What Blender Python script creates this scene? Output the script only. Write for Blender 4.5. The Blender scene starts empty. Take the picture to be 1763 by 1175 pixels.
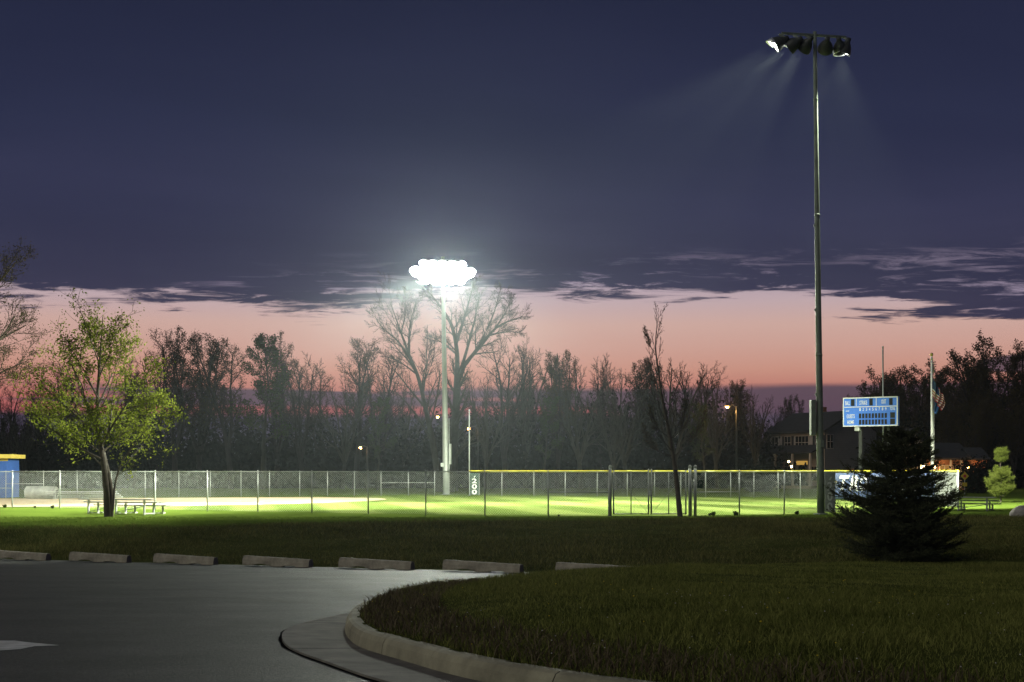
import bpy, bmesh, math, random
import numpy as np
from mathutils import Vector, Matrix, Quaternion

random.seed(7)
SC = bpy.context.scene
COL = SC.collection
# ------------------------------------------------------------------ camera
F, CX, HY, EYE = 2449.0, 881.5, 812.0, 1.83      # focal length, centre column, horizon row, eye height over the field
cam_d = bpy.data.cameras.new('camera')
cam = bpy.data.objects.new('camera', cam_d); COL.objects.link(cam)
cam.location = (0, 0, EYE); cam.rotation_euler = (math.radians(90), 0, 0)
cam_d.sensor_width = 36.0; cam_d.lens = 36.0 * F / 1763.0
cam_d.shift_y = (HY - 587.5) / 1763.0
cam_d.clip_start = 0.1; cam_d.clip_end = 8000
SC.camera = cam
SC.view_settings.view_transform = 'Standard'; SC.view_settings.look = 'None'
SC.view_settings.exposure = 0.0; SC.view_settings.gamma = 1.0
SC.view_settings.use_curve_mapping = False
SC.cycles.use_denoising = True
SC.cycles.volume_bounces = 0
SC.cycles.max_bounces = 6
SC.cycles.sample_clamp_indirect = 4.0
SC.cycles.use_light_tree = True

FLOOD_L, FLOOD_R, LENS_L, LENS_R = 170000.0, 270000.0, 620.0, 14.0
FILL_E = 0.70
HAZE = 0.00013

def lin(r, g, b):
    f = lambda c: (c/255/12.92) if c/255 <= 0.04045 else ((c/255+0.055)/1.055)**2.4
    return (f(r), f(g), f(b), 1.0)

# ------------------------------------------------------------------ node helpers
class NT:
    def __init__(s, tree): s.t = tree; s.n = tree.nodes; s.l = tree.links
    def new(s, kind, **kw):
        o = s.n.new(kind)
        for k, v in kw.items(): setattr(o, k, v)
        return o
    def put(s, sock, v):
        if hasattr(v, 'is_linked') or hasattr(v, 'links'): s.l.new(v, sock)
        else: sock.default_value = v
    def m(s, op, a, b=0.0, c=0.0, clamp=False):
        o = s.new('ShaderNodeMath', operation=op, use_clamp=clamp)
        s.put(o.inputs[0], a); s.put(o.inputs[1], b); s.put(o.inputs[2], c)
        return o.outputs[0]
    def smooth(s, a, lo, hi):
        o = s.new('ShaderNodeMapRange', interpolation_type='SMOOTHSTEP')
        s.put(o.inputs[0], a); s.put(o.inputs[1], lo); s.put(o.inputs[2], hi)
        o.inputs[3].default_value = 0; o.inputs[4].default_value = 1
        return o.outputs[0]
    def xyz(s, x, y, z):
        o = s.new('ShaderNodeCombineXYZ'); s.put(o.inputs[0], x); s.put(o.inputs[1], y); s.put(o.inputs[2], z)
        return o.outputs[0]
    def noise(s, vec, scale, detail=6, rough=0.55, dist=0.0):
        o = s.new('ShaderNodeTexNoise'); s.l.new(vec, o.inputs['Vector'])
        o.inputs['Scale'].default_value = scale; o.inputs['Detail'].default_value = detail
        o.inputs['Roughness'].default_value = rough; o.inputs['Distortion'].default_value = dist
        return o.outputs[0]
    def mix(s, f, a, b, blend='MIX'):
        o = s.new('ShaderNodeMix', data_type='RGBA', blend_type=blend)
        s.put(o.inputs[0], f); s.put(o.inputs[6], a); s.put(o.inputs[7], b)
        return o.outputs[2]
    def ramp(s, f, stops):
        o = s.new('ShaderNodeValToRGB'); s.l.new(f, o.inputs[0])
        el = o.color_ramp.elements
        while len(el) < len(stops): el.new(0.5)
        for e, (p, c) in zip(el, stops): e.position = p; e.color = c
        return o.outputs[0]

# ------------------------------------------------------------------ sky
world = bpy.data.worlds.new('World'); SC.world = world; world.use_nodes = True
W = NT(world.node_tree); W.n.clear()
tc = W.new('ShaderNodeTexCoord'); sp = W.new('ShaderNodeSeparateXYZ'); W.l.new(tc.outputs['Generated'], sp.inputs[0])
dx, dy, dz = sp.outputs
hh = W.m('SQRT', W.m('ADD', W.m('MULTIPLY', dx, dx), W.m('MULTIPLY', dy, dy)))
el = W.m('DIVIDE', dz, W.m('MAXIMUM', hh, 0.001))
el = W.m('MAXIMUM', el, 0.0)
az = W.m('DIVIDE', dx, W.m('MAXIMUM', hh, 0.001))
zz = W.m('ADD', W.m('MAXIMUM', dz, 0.0), 0.035)
pu, pv = W.m('DIVIDE', dx, zz), W.m('DIVIDE', dy, zz)
plane = W.xyz(pu, pv, 0.0)
stretch = W.xyz(W.m('MULTIPLY', pu, 0.62), pv, 3.7)
nA = W.noise(plane, 0.42, 7, 0.55, 0.6)
nB = W.noise(stretch, 4.2, 9, 0.66, 0.5)
nC = W.noise(stretch, 0.5, 6, 0.55, 0.3)
# clear dusk gradient (elevation tangent scaled by 2)
e2 = W.m('MULTIPLY', el, 2.0, clamp=True)
clear = W.ramp(e2, [(0.0, lin(52, 48, 66)), (0.076, lin(62, 54, 74)), (0.082, lin(160, 86, 90)), (0.0915, lin(180, 98, 96)), (0.124, lin(192, 130, 117)), (0.142, lin(200, 145, 129)),
                    (0.173, lin(203, 158, 146)), (0.206, lin(204, 167, 158)), (0.238, lin(190, 166, 171)), (0.28, lin(160, 148, 168)), (0.5, lin(88, 96, 132))])
east = W.smooth(dy, -0.45, 0.45)
clear = W.mix(east, lin(62, 64, 86), clear)
# cloud deck over the clear band
dcol = W.ramp(e2, [(0.0, lin(60, 52, 74)), (0.2, lin(56, 53, 76)), (0.27, lin(54, 54, 78)), (0.36, lin(48, 50, 76)), (0.48, lin(41, 45, 71)),
                   (0.66, lin(33, 37, 61)), (1.0, lin(28, 32, 54))])
dcol = W.mix(1.0, dcol, W.ramp(nC, [(0.25, (0.74, 0.76, 0.82, 1)), (0.5, (1, 1, 1, 1)), (0.75, (1.34, 1.28, 1.24, 1))]), 'MULTIPLY')
lite = W.m('MULTIPLY', W.m('MULTIPLY', W.smooth(nB, 0.50, 0.66), W.smooth(W.m('ADD', nC, W.m('MULTIPLY', az, 0.32)), 0.42, 0.56)), W.m('SUBTRACT', 1.0, W.smooth(el, 0.130, 0.160)))
lite = W.m('MULTIPLY', lite, W.smooth(dy, 0.2, 0.8))
dcol = W.mix(W.m('MULTIPLY', lite, 0.68), dcol, lin(166, 150, 172))
edge = W.m('ADD', 0.1225, W.m('MULTIPLY', W.m('SUBTRACT', nA, 0.5), 0.085))
edge = W.m('ADD', edge, W.m('MULTIPLY', W.m('SUBTRACT', nB, 0.5), 0.060))
edge = W.m('SUBTRACT', edge, W.m('MULTIPLY', W.smooth(az, 0.16, 0.40), 0.024))
edge = W.m('SUBTRACT', edge, W.m('MULTIPLY', W.smooth(W.m('MULTIPLY', az, -1.0), 0.02, 0.3), 0.008))
deck = W.smooth(W.m('SUBTRACT', el, edge), -0.004, 0.006)
sky = W.mix(deck, clear, dcol)
# low cloud bars along the horizon
barv = W.xyz(W.m('MULTIPLY', dx, 3.2), W.m('MULTIPLY', dy, 3.2), W.m('MULTIPLY', dz, 62.0))
nD = W.noise(barv, 1.0, 5, 0.5, 0.25)
rlow = W.m('MULTIPLY', W.smooth(az, 0.04, 0.16), 0.022)
win = W.m('MULTIPLY', W.smooth(W.m('ADD', el, rlow), 0.043, 0.047), W.m('SUBTRACT', 1.0, W.smooth(W.m('ADD', el, W.m('MULTIPLY', nD, 0.012)), 0.062, 0.068)))
bias = W.m('MULTIPLY', W.smooth(az, 0.0, 0.1), 0.22)
bar = W.m('MULTIPLY', W.smooth(W.m('ADD', nD, bias), 0.46, 0.54), win)
sky = W.mix(W.m('MULTIPLY', bar, 0.92), sky, lin(76, 66, 84))
# a small torn cloud low on the right
cu = W.m('DIVIDE', W.m('SUBTRACT', az, 0.333), 0.024)
cv = W.m('DIVIDE', W.m('SUBTRACT', W.m('ADD', el, W.m('MULTIPLY', W.m('SUBTRACT', nD, 0.5), 0.006)), 0.0715), 0.006)
rr = W.m('ADD', W.m('MULTIPLY', cu, cu), W.m('MULTIPLY', cv, cv))
sky = W.mix(W.m('MULTIPLY', W.m('SUBTRACT', 1.0, W.smooth(rr, 0.6, 1.2)), 0.9), sky, lin(84, 70, 86))
bg = W.new('ShaderNodeBackground'); W.l.new(sky, bg.inputs[0]); bg.inputs[1].default_value = 1.0
# a trace of the physical twilight sky on top of the cloud layers
ns = W.new('ShaderNodeTexSky', sky_type='NISHITA'); ns.sun_disc = False
ns.sun_elevation = math.radians(-4); ns.sun_rotation = math.radians(0)
bg2 = W.new('ShaderNodeBackground'); W.l.new(ns.outputs[0], bg2.inputs[0]); bg2.inputs[1].default_value = 0.02
ad = W.new('ShaderNodeAddShader'); W.l.new(bg.outputs[0], ad.inputs[0]); W.l.new(bg2.outputs[0], ad.inputs[1])
wo = W.new('ShaderNodeOutputWorld'); W.l.new(ad.outputs[0], wo.inputs[0])

# added wide fill lamp from behind left, standing in for diffuse foreground light
fill_sun_d = bpy.data.lights.new('sun', 'SUN'); fill_sun_d.energy = FILL_E; fill_sun_d.angle = math.radians(50); fill_sun_d.color = (1.0, 0.97, 0.86)
sun = bpy.data.objects.new('sun', fill_sun_d); COL.objects.link(sun)
sun.rotation_euler = Vector((0.70, 0.52, -0.62)).to_track_quat('-Z', 'Y').to_euler()
sun.location = (0, 0, 60)

# ------------------------------------------------------------------ materials
def mat(name, c, rough=0.7, var=0.25, scale=6.0, metal=0.0, bump=0.0, spec=0.4, bscale=None, vec='Object'):
    m = bpy.data.materials.new(name); m.use_nodes = True
    T = NT(m.node_tree); b = T.n['Principled BSDF']
    t = T.new('ShaderNodeTexCoord'); n = T.noise(t.outputs[vec], scale, 5, 0.6)
    lo = tuple(x*(1-var) for x in c[:3]) + (1,); hi = tuple(min(1, x*(1+var)) for x in c[:3]) + (1,)
    T.l.new(T.ramp(n, [(0.28, lo), (0.72, hi)]), b.inputs['Base Color'])
    b.inputs['Roughness'].default_value = rough; b.inputs['Metallic'].default_value = metal
    b.inputs['Specular IOR Level'].default_value = spec
    if bump:
        bp = T.new('ShaderNodeBump'); bp.inputs['Strength'].default_value = bump; bp.inputs['Distance'].default_value = 0.02
        T.l.new(T.noise(t.outputs[vec], bscale or scale*4, 5, 0.6), bp.inputs['Height']); T.l.new(bp.outputs[0], b.inputs['Normal'])
    return m
def leafmat(name, c, c2, trans=0.35, scale=0.8):
    m = bpy.data.materials.new(name); m.use_nodes = True
    T = NT(m.node_tree); T.n.clear()
    t = T.new('ShaderNodeTexCoord'); g = T.new('ShaderNodeNewGeometry')
    n = T.noise(t.outputs['Object'], scale, 4, 0.6)
    f = T.m('ADD', T.m('MULTIPLY', n, 0.6), T.m('MULTIPLY', g.outputs['Random Per Island'], 0.5))
    col = T.ramp(f, [(0.25, c), (0.85, c2)])
    d = T.new('ShaderNodeBsdfDiffuse'); tr = T.new('ShaderNodeBsdfTranslucent'); mx = T.new('ShaderNodeMixShader')
    T.l.new(col, d.inputs[0]); T.l.new(col, tr.inputs[0]); mx.inputs[0].default_value = trans
    T.l.new(d.outputs[0], mx.inputs[1]); T.l.new(tr.outputs[0], mx.inputs[2])
    o = T.new('ShaderNodeOutputMaterial'); T.l.new(mx.outputs[0], o.inputs[0])
    return m
def emit(name, c, s):
    m = bpy.data.materials.new(name); m.use_nodes = True
    T = NT(m.node_tree); T.n.clear()
    e = T.new('ShaderNodeEmission'); e.inputs[0].default_value = c; e.inputs[1].default_value = s
    o = T.new('ShaderNodeOutputMaterial'); T.l.new(e.outputs[0], o.inputs[0])
    return m
M = {
 'galv': mat('galvanised_steel', (0.42, 0.44, 0.43), 0.45, 0.2, 9, 0.35),
 'wire': mat('chain_wire', (0.34, 0.36, 0.35), 0.5, 0.25, 9, 0.3),
 'polegreen': mat('weathered_steel_pole', (0.17, 0.20, 0.16), 0.55, 0.25, 2.5, 0.2),
 'polelight': mat('galvanised_pole', (0.40, 0.43, 0.40), 0.5, 0.15, 2.5, 0.3),
 'darkmetal': mat('dark_metal', (0.05, 0.055, 0.05), 0.5, 0.3, 8, 0.2),
 'alu': mat('aluminium', (0.62, 0.64, 0.62), 0.4, 0.12, 7, 0.35),
 'alu_dull': mat('dull_aluminium', (0.30, 0.32, 0.30), 0.5, 0.2, 7, 0.35),
 'reflector': mat('reflector_metal', (0.7, 0.72, 0.7), 0.35, 0.1, 9, 0.6),
 'yellow': mat('yellow_plastic_cap', (0.72, 0.66, 0.02), 0.5, 0.15, 1.5),
 'blue': mat('blue_paint', (0.05, 0.13, 0.42), 0.5, 0.15, 3),
 'scoreblue': mat('scoreboard_blue', (0.07, 0.22, 0.78), 0.45, 0.12, 4),
 'bannerblue': mat('banner_blue', (0.075, 0.11, 0.22), 0.7, 0.2, 2.5, bump=0.15),
 'white': mat('white_paint', (0.78, 0.78, 0.74), 0.5, 0.08, 6),
 'digit': mat('black_digit_panel', (0.012, 0.012, 0.014), 0.35, 0.2, 9),
 'greenpanel': mat('dark_green_panel', (0.03, 0.06, 0.045), 0.6, 0.3, 6),
 'greypanel': mat('grey_fence_panel', (0.17, 0.18, 0.17), 0.6, 0.15, 2.5, bump=0.2, bscale=14),
 'yellowroof': mat('yellow_fascia', (0.75, 0.58, 0.12), 0.6, 0.1, 3),
 'concrete': mat('concrete', (0.28, 0.265, 0.18), 0.85, 0.4, 2.6, bump=0.35, bscale=40),
 'gutter': mat('gutter_concrete', (0.15, 0.14, 0.115), 0.85, 0.45, 2.2, bump=0.4, bscale=40),
 'stopconc': mat('weathered_concrete_stop', (0.29, 0.265, 0.20), 0.9, 0.45, 4, bump=0.5, bscale=30),
 'paint': mat('worn_white_paint', (0.42, 0.42, 0.42), 0.7, 0.35, 7),
 'bark': mat('grey_brown_bark', (0.075, 0.062, 0.050), 0.9, 0.35, 6, bump=0.4),
 'barkdark': mat('dark_bark', (0.026, 0.022, 0.021), 0.9, 0.3, 3),
 'barkgreen': mat('greenish_bark', (0.045, 0.046, 0.034), 0.9, 0.3, 2),  # dark bark with a slight green tone
 'twig': mat('twig_bark', (0.030, 0.024, 0.022), 0.9, 0.3, 3),
 'bud': leafmat('tree_buds', (0.045, 0.032, 0.022, 1), (0.075, 0.070, 0.030, 1), 0.25),
 'bud_green': leafmat('young_green_leaves', (0.030, 0.045, 0.016, 1), (0.060, 0.085, 0.028, 1), 0.3),
 'maple': leafmat('spring_maple_leaves', (0.085, 0.105, 0.016, 1), (0.21, 0.24, 0.035, 1), 0.45, 1.2),
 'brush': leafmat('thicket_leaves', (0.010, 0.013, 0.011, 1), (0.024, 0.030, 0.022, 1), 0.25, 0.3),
 'spruce': leafmat('spruce_needles', (0.035, 0.042, 0.025, 1), (0.095, 0.105, 0.055, 1), 0.1, 2.5),
 'pine': leafmat('young_pine_needles', (0.10, 0.12, 0.022, 1), (0.17, 0.20, 0.045, 1), 0.25, 2.0),
 'blade': leafmat('grass_blades', (0.055, 0.072, 0.014, 1), (0.260, 0.265, 0.075, 1), 0.2, 0.7),
 'bankblade': leafmat('bank_grass_blades', (0.034, 0.044, 0.010, 1), (0.210, 0.195, 0.070, 1), 0.06, 0.35),
 'mown_lit_blade': leafmat('lit_mown_grass_blades', (0.075, 0.115, 0.014, 1), (0.125, 0.180, 0.030, 1), 0.3, 0.35),  # short grass, its green brightened to carry the floodlit strip
 'weed': leafmat('dry_weeds', (0.06, 0.045, 0.025, 1), (0.16, 0.13, 0.08, 1), 0.2, 3.0),
 'dandelion': mat('yellow_flower', (0.55, 0.42, 0.02), 0.8, 0.2, 9),
 'seedhead': mat('white_seed_head', (0.5, 0.48, 0.42), 0.9, 0.2, 9),
 'roof': mat('asphalt_shingle', (0.028, 0.030, 0.034), 0.9, 0.3, 3, bump=0.3),
 'siding': mat('pale_siding', (0.30, 0.28, 0.27), 0.8, 0.08, 1.5),
 'sidinggrey': mat('grey_siding', (0.17, 0.17, 0.18), 0.8, 0.08, 1.5),
 'trim': mat('pale_trim', (0.42, 0.38, 0.34), 0.7, 0.08, 3),
 'brick': mat('red_brick', (0.26, 0.12, 0.07), 0.9, 0.25, 5),
 'glass': mat('dark_window_glass', (0.010, 0.011, 0.013), 0.12, 0.2, 2, spec=0.5),
 'shutter': mat('dark_shutter', (0.020, 0.021, 0.024), 0.7, 0.2, 4),
 'wood': mat('dark_timber', (0.07, 0.05, 0.04), 0.8, 0.3, 5),
 'tarp': mat('silver_tarp', (0.40, 0.41, 0.38), 0.45, 0.35, 3, 0.2, bump=0.8, bscale=5),
 'rock': mat('pale_rock', (0.30, 0.28, 0.25), 0.9, 0.3, 4, bump=0.6, bscale=8),
 'flagred': mat('flag_red', (0.42, 0.03, 0.04), 0.8, 0.12, 5),
 'flagwhite': mat('flag_white', (0.72, 0.70, 0.68), 0.8, 0.08, 5),
 'flagblue': mat('flag_navy', (0.03, 0.06, 0.16), 0.8, 0.15, 5),
 'flagsky': mat('flag_blue', (0.03, 0.12, 0.36), 0.8, 0.15, 5),
 'gold': mat('gold_ball', (0.55, 0.42, 0.15), 0.35, 0.1, 5, 0.6),
 'roadsign': mat('yellow_sign', (0.50, 0.38, 0.03), 0.6, 0.1, 5),
 'sealant': mat('joint_sealant', (0.010, 0.010, 0.010), 0.95, 0.2, 5, spec=0.0),
 'black': mat('black_paint', (0.015, 0.015, 0.015), 0.6, 0.1, 5),
 'lensL': emit('lit_flood_lens_far', (0.93, 1.0, 0.88, 1), LENS_L),
 'lensR': emit('lit_flood_lens_near', (0.95, 1.0, 0.93, 1), LENS_R),
 'sodium': emit('sodium_lamp', (1.0, 0.50, 0.14, 1), 60),
 'porch': emit('porch_lamp', (1.0, 0.66, 0.28, 1), 40),
 'redlamp': emit('red_lamp', (1.0, 0.08, 0.10, 1), 4),
 'litwin': emit('lit_window', (1.0, 0.50, 0.14, 1), 0.32),
 'litdim': emit('dim_lit_window', (1.0, 0.42, 0.15, 1), 0.10),
}

# ------------------------------------------------------------------ object helpers
def tag(o, label=None, cat=None, group=None, kind=None):
    if label: o['label'] = label
    if cat: o['category'] = cat
    if group: o['group'] = group
    if kind: o['kind'] = kind
    return o
def empty(name, loc=(0, 0, 0), rz=0.0, label=None, cat=None, group=None):
    o = bpy.data.objects.new(name, None); COL.objects.link(o)
    o.location = loc; o.rotation_euler = (0, 0, rz); o.empty_display_size = 0.2
    return tag(o, label, cat, group)
def copy_tree(o, parent=None):
    c = o.copy(); COL.objects.link(c); c.parent = parent
    for ch in list(o.children): copy_tree(ch, c)
    return c
def at(px, py, Y): return Vector(((px-CX)/F*Y, Y, EYE+(HY-py)/F*Y))
def wx(px, Y): return (px-CX)/F*Y

class MB:
    def __init__(s): s.v = []; s.f = []; s.mi = []
    def face(s, idx, mi=0): s.f.append(tuple(idx)); s.mi.append(mi)
    def add(s, vs, fs, mi=0):
        b = len(s.v); s.v.extend([tuple(v) for v in vs])
        for f in fs: s.face([b+i for i in f], mi)
        return s
    def box(s, c, size, rz=0.0, mi=0, mtx=None):
        hx, hy, hz = size[0]/2, size[1]/2, size[2]/2
        vs = [Vector((x, y, z)) for x in (-hx, hx) for y in (-hy, hy) for z in (-hz, hz)]
        R = mtx or Matrix.Rotation(rz, 3, 'Z')
        vs = [R @ v + Vector(c) for v in vs]
        return s.add(vs, [(0, 1, 3, 2), (4, 6, 7, 5), (0, 4, 5, 1), (2, 3, 7, 6), (0, 2, 6, 4), (1, 5, 7, 3)], mi)
    def bar(s, p0, p1, w, h=None, mi=0):
        p0, p1 = Vector(p0), Vector(p1); d = (p1-p0); L = d.length; d.normalize()
        up = Vector((0, 0, 1)) if abs(d.z) < 0.95 else Vector((0, 1, 0))
        a = d.cross(up).normalized(); b = a.cross(d)
        return s.box((p0+p1)/2, (w, h or w, L), mi=mi, mtx=Matrix((a, -b, d)).transposed())
    def tube(s, pts, rad, n=8, cap=True, mi=0):
        pts = [Vector(p) for p in pts]
        if not hasattr(rad, '__len__'): rad = [rad]*len(pts)
        b = len(s.v)
        for i, p in enumerate(pts):
            d = (pts[min(i+1, len(pts)-1)]-pts[max(i-1, 0)]).normalized()
            up = Vector((0, 0, 1)) if abs(d.z) < 0.95 else Vector((0, 1, 0))
            a = d.cross(up).normalized(); c = a.cross(d)
            for k in range(n):
                t = 2*math.pi*k/n; s.v.append(tuple(p+rad[i]*(math.cos(t)*a+math.sin(t)*c)))
        for i in range(len(pts)-1):
            for k in range(n):
                s.face((b+i*n+k, b+i*n+(k+1) % n, b+(i+1)*n+(k+1) % n, b+(i+1)*n+k), mi)
        if cap:
            s.face([b+k for k in range(n)][::-1], mi); s.face([b+(len(pts)-1)*n+k for k in range(n)], mi)
        return s
    def lathe(s, prof, n=16, mtx=None, cap=True, mi=0):      # profile (r, z) about local z
        b = len(s.v); mtx = mtx or Matrix.Identity(4)
        for r, z in prof:
            for k in range(n):
                t = 2*math.pi*k/n; s.v.append(tuple(mtx @ Vector((r*math.cos(t), r*math.sin(t), z))))
        for i in range(len(prof)-1):
            for k in range(n):
                s.face((b+i*n+k, b+i*n+(k+1) % n, b+(i+1)*n+(k+1) % n, b+(i+1)*n+k), mi)
        if cap:
            s.face([b+k for k in range(n)][::-1], mi); s.face([b+(len(prof)-1)*n+k for k in range(n)], mi)
        return s
    def prism(s, poly, axis_vec, mi=0):                      # closed polygon of 3D points swept by a vector
        n = len(poly); v = Vector(axis_vec); b = len(s.v)
        s.v.extend([tuple(Vector(p)) for p in poly]); s.v.extend([tuple(Vector(p)+v) for p in poly])
        s.face([b+i for i in range(n)][::-1], mi); s.face([b+n+i for i in range(n)], mi)
        for i in range(n): s.face((b+i, b+(i+1) % n, b+n+(i+1) % n, b+n+i), mi)
        return s
    def mesh(s, name, mats, smooth=False):
        me = bpy.data.meshes.new(name); me.from_pydata(s.v, [], s.f)
        for m in (mats if isinstance(mats, (list, tuple)) else [mats]): me.materials.append(m)
        me.polygons.foreach_set('material_index', s.mi)
        me.polygons.foreach_set('use_smooth', [smooth]*len(s.f)); me.update()
        return me
    def build(s, name, mats, parent=None, smooth=False, loc=None, bevel=0.0):
        me = s.mesh(name, mats, smooth)
        if bevel:
            bm = bmesh.new(); bm.from_mesh(me)
            bmesh.ops.bevel(bm, geom=bm.edges[:], offset=bevel, segments=2, profile=0.5, affect='EDGES'); bm.to_mesh(me); bm.free()
        return link(name, me, parent, loc)
def link(name, me, parent=None, loc=None):
    o = bpy.data.objects.new(name, me); COL.objects.link(o)
    if parent is not None: o.parent = parent
    if loc is not None: o.location = loc
    return o
def np_mesh(name, verts, faces, m, smooth=False):
    """fast mesh from an (N,3) array and an (M,k) face array"""
    me = bpy.data.meshes.new(name); verts = np.asarray(verts, np.float32); faces = np.asarray(faces, np.int32)
    k = faces.shape[1]; me.vertices.add(len(verts)); me.vertices.foreach_set('co', verts.ravel())
    me.loops.add(faces.size); me.loops.foreach_set('vertex_index', faces.ravel())
    me.polygons.add(len(faces)); me.polygons.foreach_set('loop_start', np.arange(0, faces.size, k, dtype=np.int32))
    me.polygons.foreach_set('use_smooth', np.full(len(faces), smooth)); me.update(calc_edges=True)
    me.materials.append(m); return me
def text(s, w, h, m, parent, loc, rot, name='lettering', depth=0.012, shear=0.0, bold=0.0):
    cu = bpy.data.curves.new(name, 'FONT'); cu.body = s; cu.extrude = 0.02; cu.offset = bold; cu.shear = shear; cu.resolution_u = 3
    o = bpy.data.objects.new(name, cu); COL.objects.link(o)
    me = bpy.data.meshes.new_from_object(o); bpy.data.objects.remove(o); bpy.data.curves.remove(cu)
    n = len(me.vertices); co = np.empty(n*3, np.float32); me.vertices.foreach_get('co', co); co = co.reshape(-1, 3)
    lo, hi = co.min(0), co.max(0); co = (co-(lo+hi)/2)/np.maximum(hi-lo, 1e-6)*np.array([w, h, depth])
    me.vertices.foreach_set('co', co.astype(np.float32).ravel()); me.update(); me.materials.clear(); me.materials.append(m); me.name = name
    t = link(name, me, parent, loc); t.rotation_euler = rot; return t

# ================================================================== GROUND
def lotz(x, y):                                     # the car park: a plane falling away from the camera
    return 0.7296 - 0.0074*np.clip(x, -60, 60) - 0.0372*np.clip(y, -30, 60)
def lot_edge(x): return 39.3 - 0.5417*(np.clip(x, -24, 12)+11.13)
def crest(x): return np.clip(54.3+0.26*np.asarray(x, float), 48.5, 60.5)
def sstep(t, a, b):
    t = np.clip((t-a)/(b-a), 0, 1); return t*t*(3-2*t)
def wob(x, y, s=1.0):
    return (np.sin(x*0.7*s+1.3*np.sin(y*0.31*s))*np.cos(y*0.53*s+0.8*np.sin(x*0.23*s)) + 0.5*np.sin(x*1.9*s+y*1.1*s)*np.sin(y*1.7*s-x*0.6*s))
def groundz(x, y):
    x = np.asarray(x, float); y = np.asarray(y, float); ye = lot_edge(x)
    right = sstep(x, 5.2, 8.0)
    h0 = lotz(x, ye) + 0.05 + 0.22*right
    cr = crest(x); t = np.clip((y-ye)/(cr-ye), 0, 1)
    bank = h0*(1-(0.62*t + 0.38*sstep(t, 0.25, 1.0)))
    bank = bank + 0.045*wob(x, y)*sstep(t, 0, 0.15)*(1-sstep(t, 0.8, 1))
    low = lotz(x, y) - 0.06
    k = sstep(y-ye, -0.45, 0.0)
    return np.where(y >= ye, np.where(y >= cr, 0.0, bank), low*(1-k) + h0*k)
# island outline (outer foot of the kerb), from the far side round the nose to below the camera
ISL = [(5.6, 30.3), (3.2, 29.2), (1.07, 27.5), (0.0, 26.1), (-0.81, 24.0), (-1.4, 21.4), (-1.71, 19.7), (-1.83, 17.3), (-1.80, 15.6),
       (-1.62, 13.9), (-1.33, 12.5), (-0.84, 11.25), (-0.42, 10.25), (0.05, 9.4), (1.0, 8.2), (2.6, 6.9), (5.0, 5.6), (9.0, 4.4), (16.0, 3.2)]
def spline(P, n):
    P = np.array(P, float); t = np.concatenate([[0], np.cumsum(np.linalg.norm(np.diff(P, axis=0), axis=1))])
    m = np.gradient(P, t, axis=0); s = np.linspace(0, t[-1], n); i = np.clip(np.searchsorted(t, s)-1, 0, len(P)-2)
    h = (t[i+1]-t[i])[:, None]; u = ((s-t[i])/(t[i+1]-t[i]))[:, None]
    return (2*u**3-3*u**2+1)*P[i]+(u**3-2*u**2+u)*h*m[i]+(-2*u**3+3*u**2)*P[i+1]+(u**3-u**2)*h*m[i+1]
isl = spline(ISL, 260)
def isl_dist(x, y):
    """how far a point lies inside the island outline (0 at the kerb)"""
    X = np.asarray(x, float); Y = np.asarray(y, float)
    d = np.full(X.shape, 1e9)
    for p in isl[::3]: d = np.minimum(d, (X-p[0])**2+(Y-p[1])**2)
    return np.sqrt(d)
def lawnz(x, y):
    d = isl_dist(x, y)
    return lotz(x, y) + 0.155 + 0.20*sstep(d, 0, 2.6) + 0.02*wob(x, y, 1.6)*sstep(d, 0.2, 1.2)
def inside(x, y):                                    # x right of the outline at that y
    o = isl[::-1]; xb = np.interp(y, o[:, 1], o[:, 0]); return x > xb

def grassmat(name, c1, c2, stripes=False, mown=None):
    m = bpy.data.materials.new(name); m.use_nodes = True
    T = NT(m.node_tree); b = T.n['Principled BSDF']; t = T.new('ShaderNodeTexCoord')
    n1 = T.noise(t.outputs['Object'], 0.35, 6, 0.65); n2 = T.noise(t.outputs['Object'], 9.0, 4, 0.7)
    f = T.m('ADD', T.m('MULTIPLY', n1, 0.6), T.m('MULTIPLY', n2, 0.4))
    col = T.ramp(f, [(0.3, c1), (0.7, c2)])
    if mown:                                             # mown plateau against rough bank; the strip's floodlit brightness painted into the colour
        s = T.new('ShaderNodeSeparateXYZ'); T.l.new(t.outputs['Object'], s.inputs[0])
        k = T.smooth(T.m('ADD', T.m('SUBTRACT', s.outputs[1], T.m('MULTIPLY', s.outputs[0], 0.26)), T.m('MULTIPLY', n1, 2.0)), 53.2, 55.2)
        col = T.mix(k, col, T.ramp(f, [(0.3, mown[0]), (0.7, mown[1])]))
    if stripes:
        s = T.new('ShaderNodeSeparateXYZ'); T.l.new(t.outputs['Object'], s.inputs[0])
        u = T.m('ADD', T.m('MULTIPLY', s.outputs[0], 0.982), T.m('MULTIPLY', s.outputs[1], 0.19))
        w = T.smooth(T.m('SINE', T.m('ADD', T.m('MULTIPLY', u, 2*math.pi/4.4), T.m('MULTIPLY', n1, 0.8))), -0.35, 0.35)
        col = T.mix(1.0, col, T.ramp(w, [(0, (0.74, 0.80, 0.72, 1)), (1, (1.16, 1.12, 1.22, 1))]), 'MULTIPLY')
    T.l.new(col, b.inputs['Base Color']); b.inputs['Roughness'].default_value = 0.95; b.inputs['Specular IOR Level'].default_value = 0.0
    bp = T.new('ShaderNodeBump'); bp.inputs['Strength'].default_value = 0.6; bp.inputs['Distance'].default_value = 0.03
    T.l.new(n2, bp.inputs['Height']); T.l.new(bp.outputs[0], b.inputs['Normal'])
    return m
M['soilgrass'] = grassmat('rough_grass', (0.032, 0.040, 0.010, 1), (0.078, 0.088, 0.026, 1), mown=((0.070, 0.110, 0.016, 1), (0.115, 0.165, 0.028, 1)))
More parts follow.
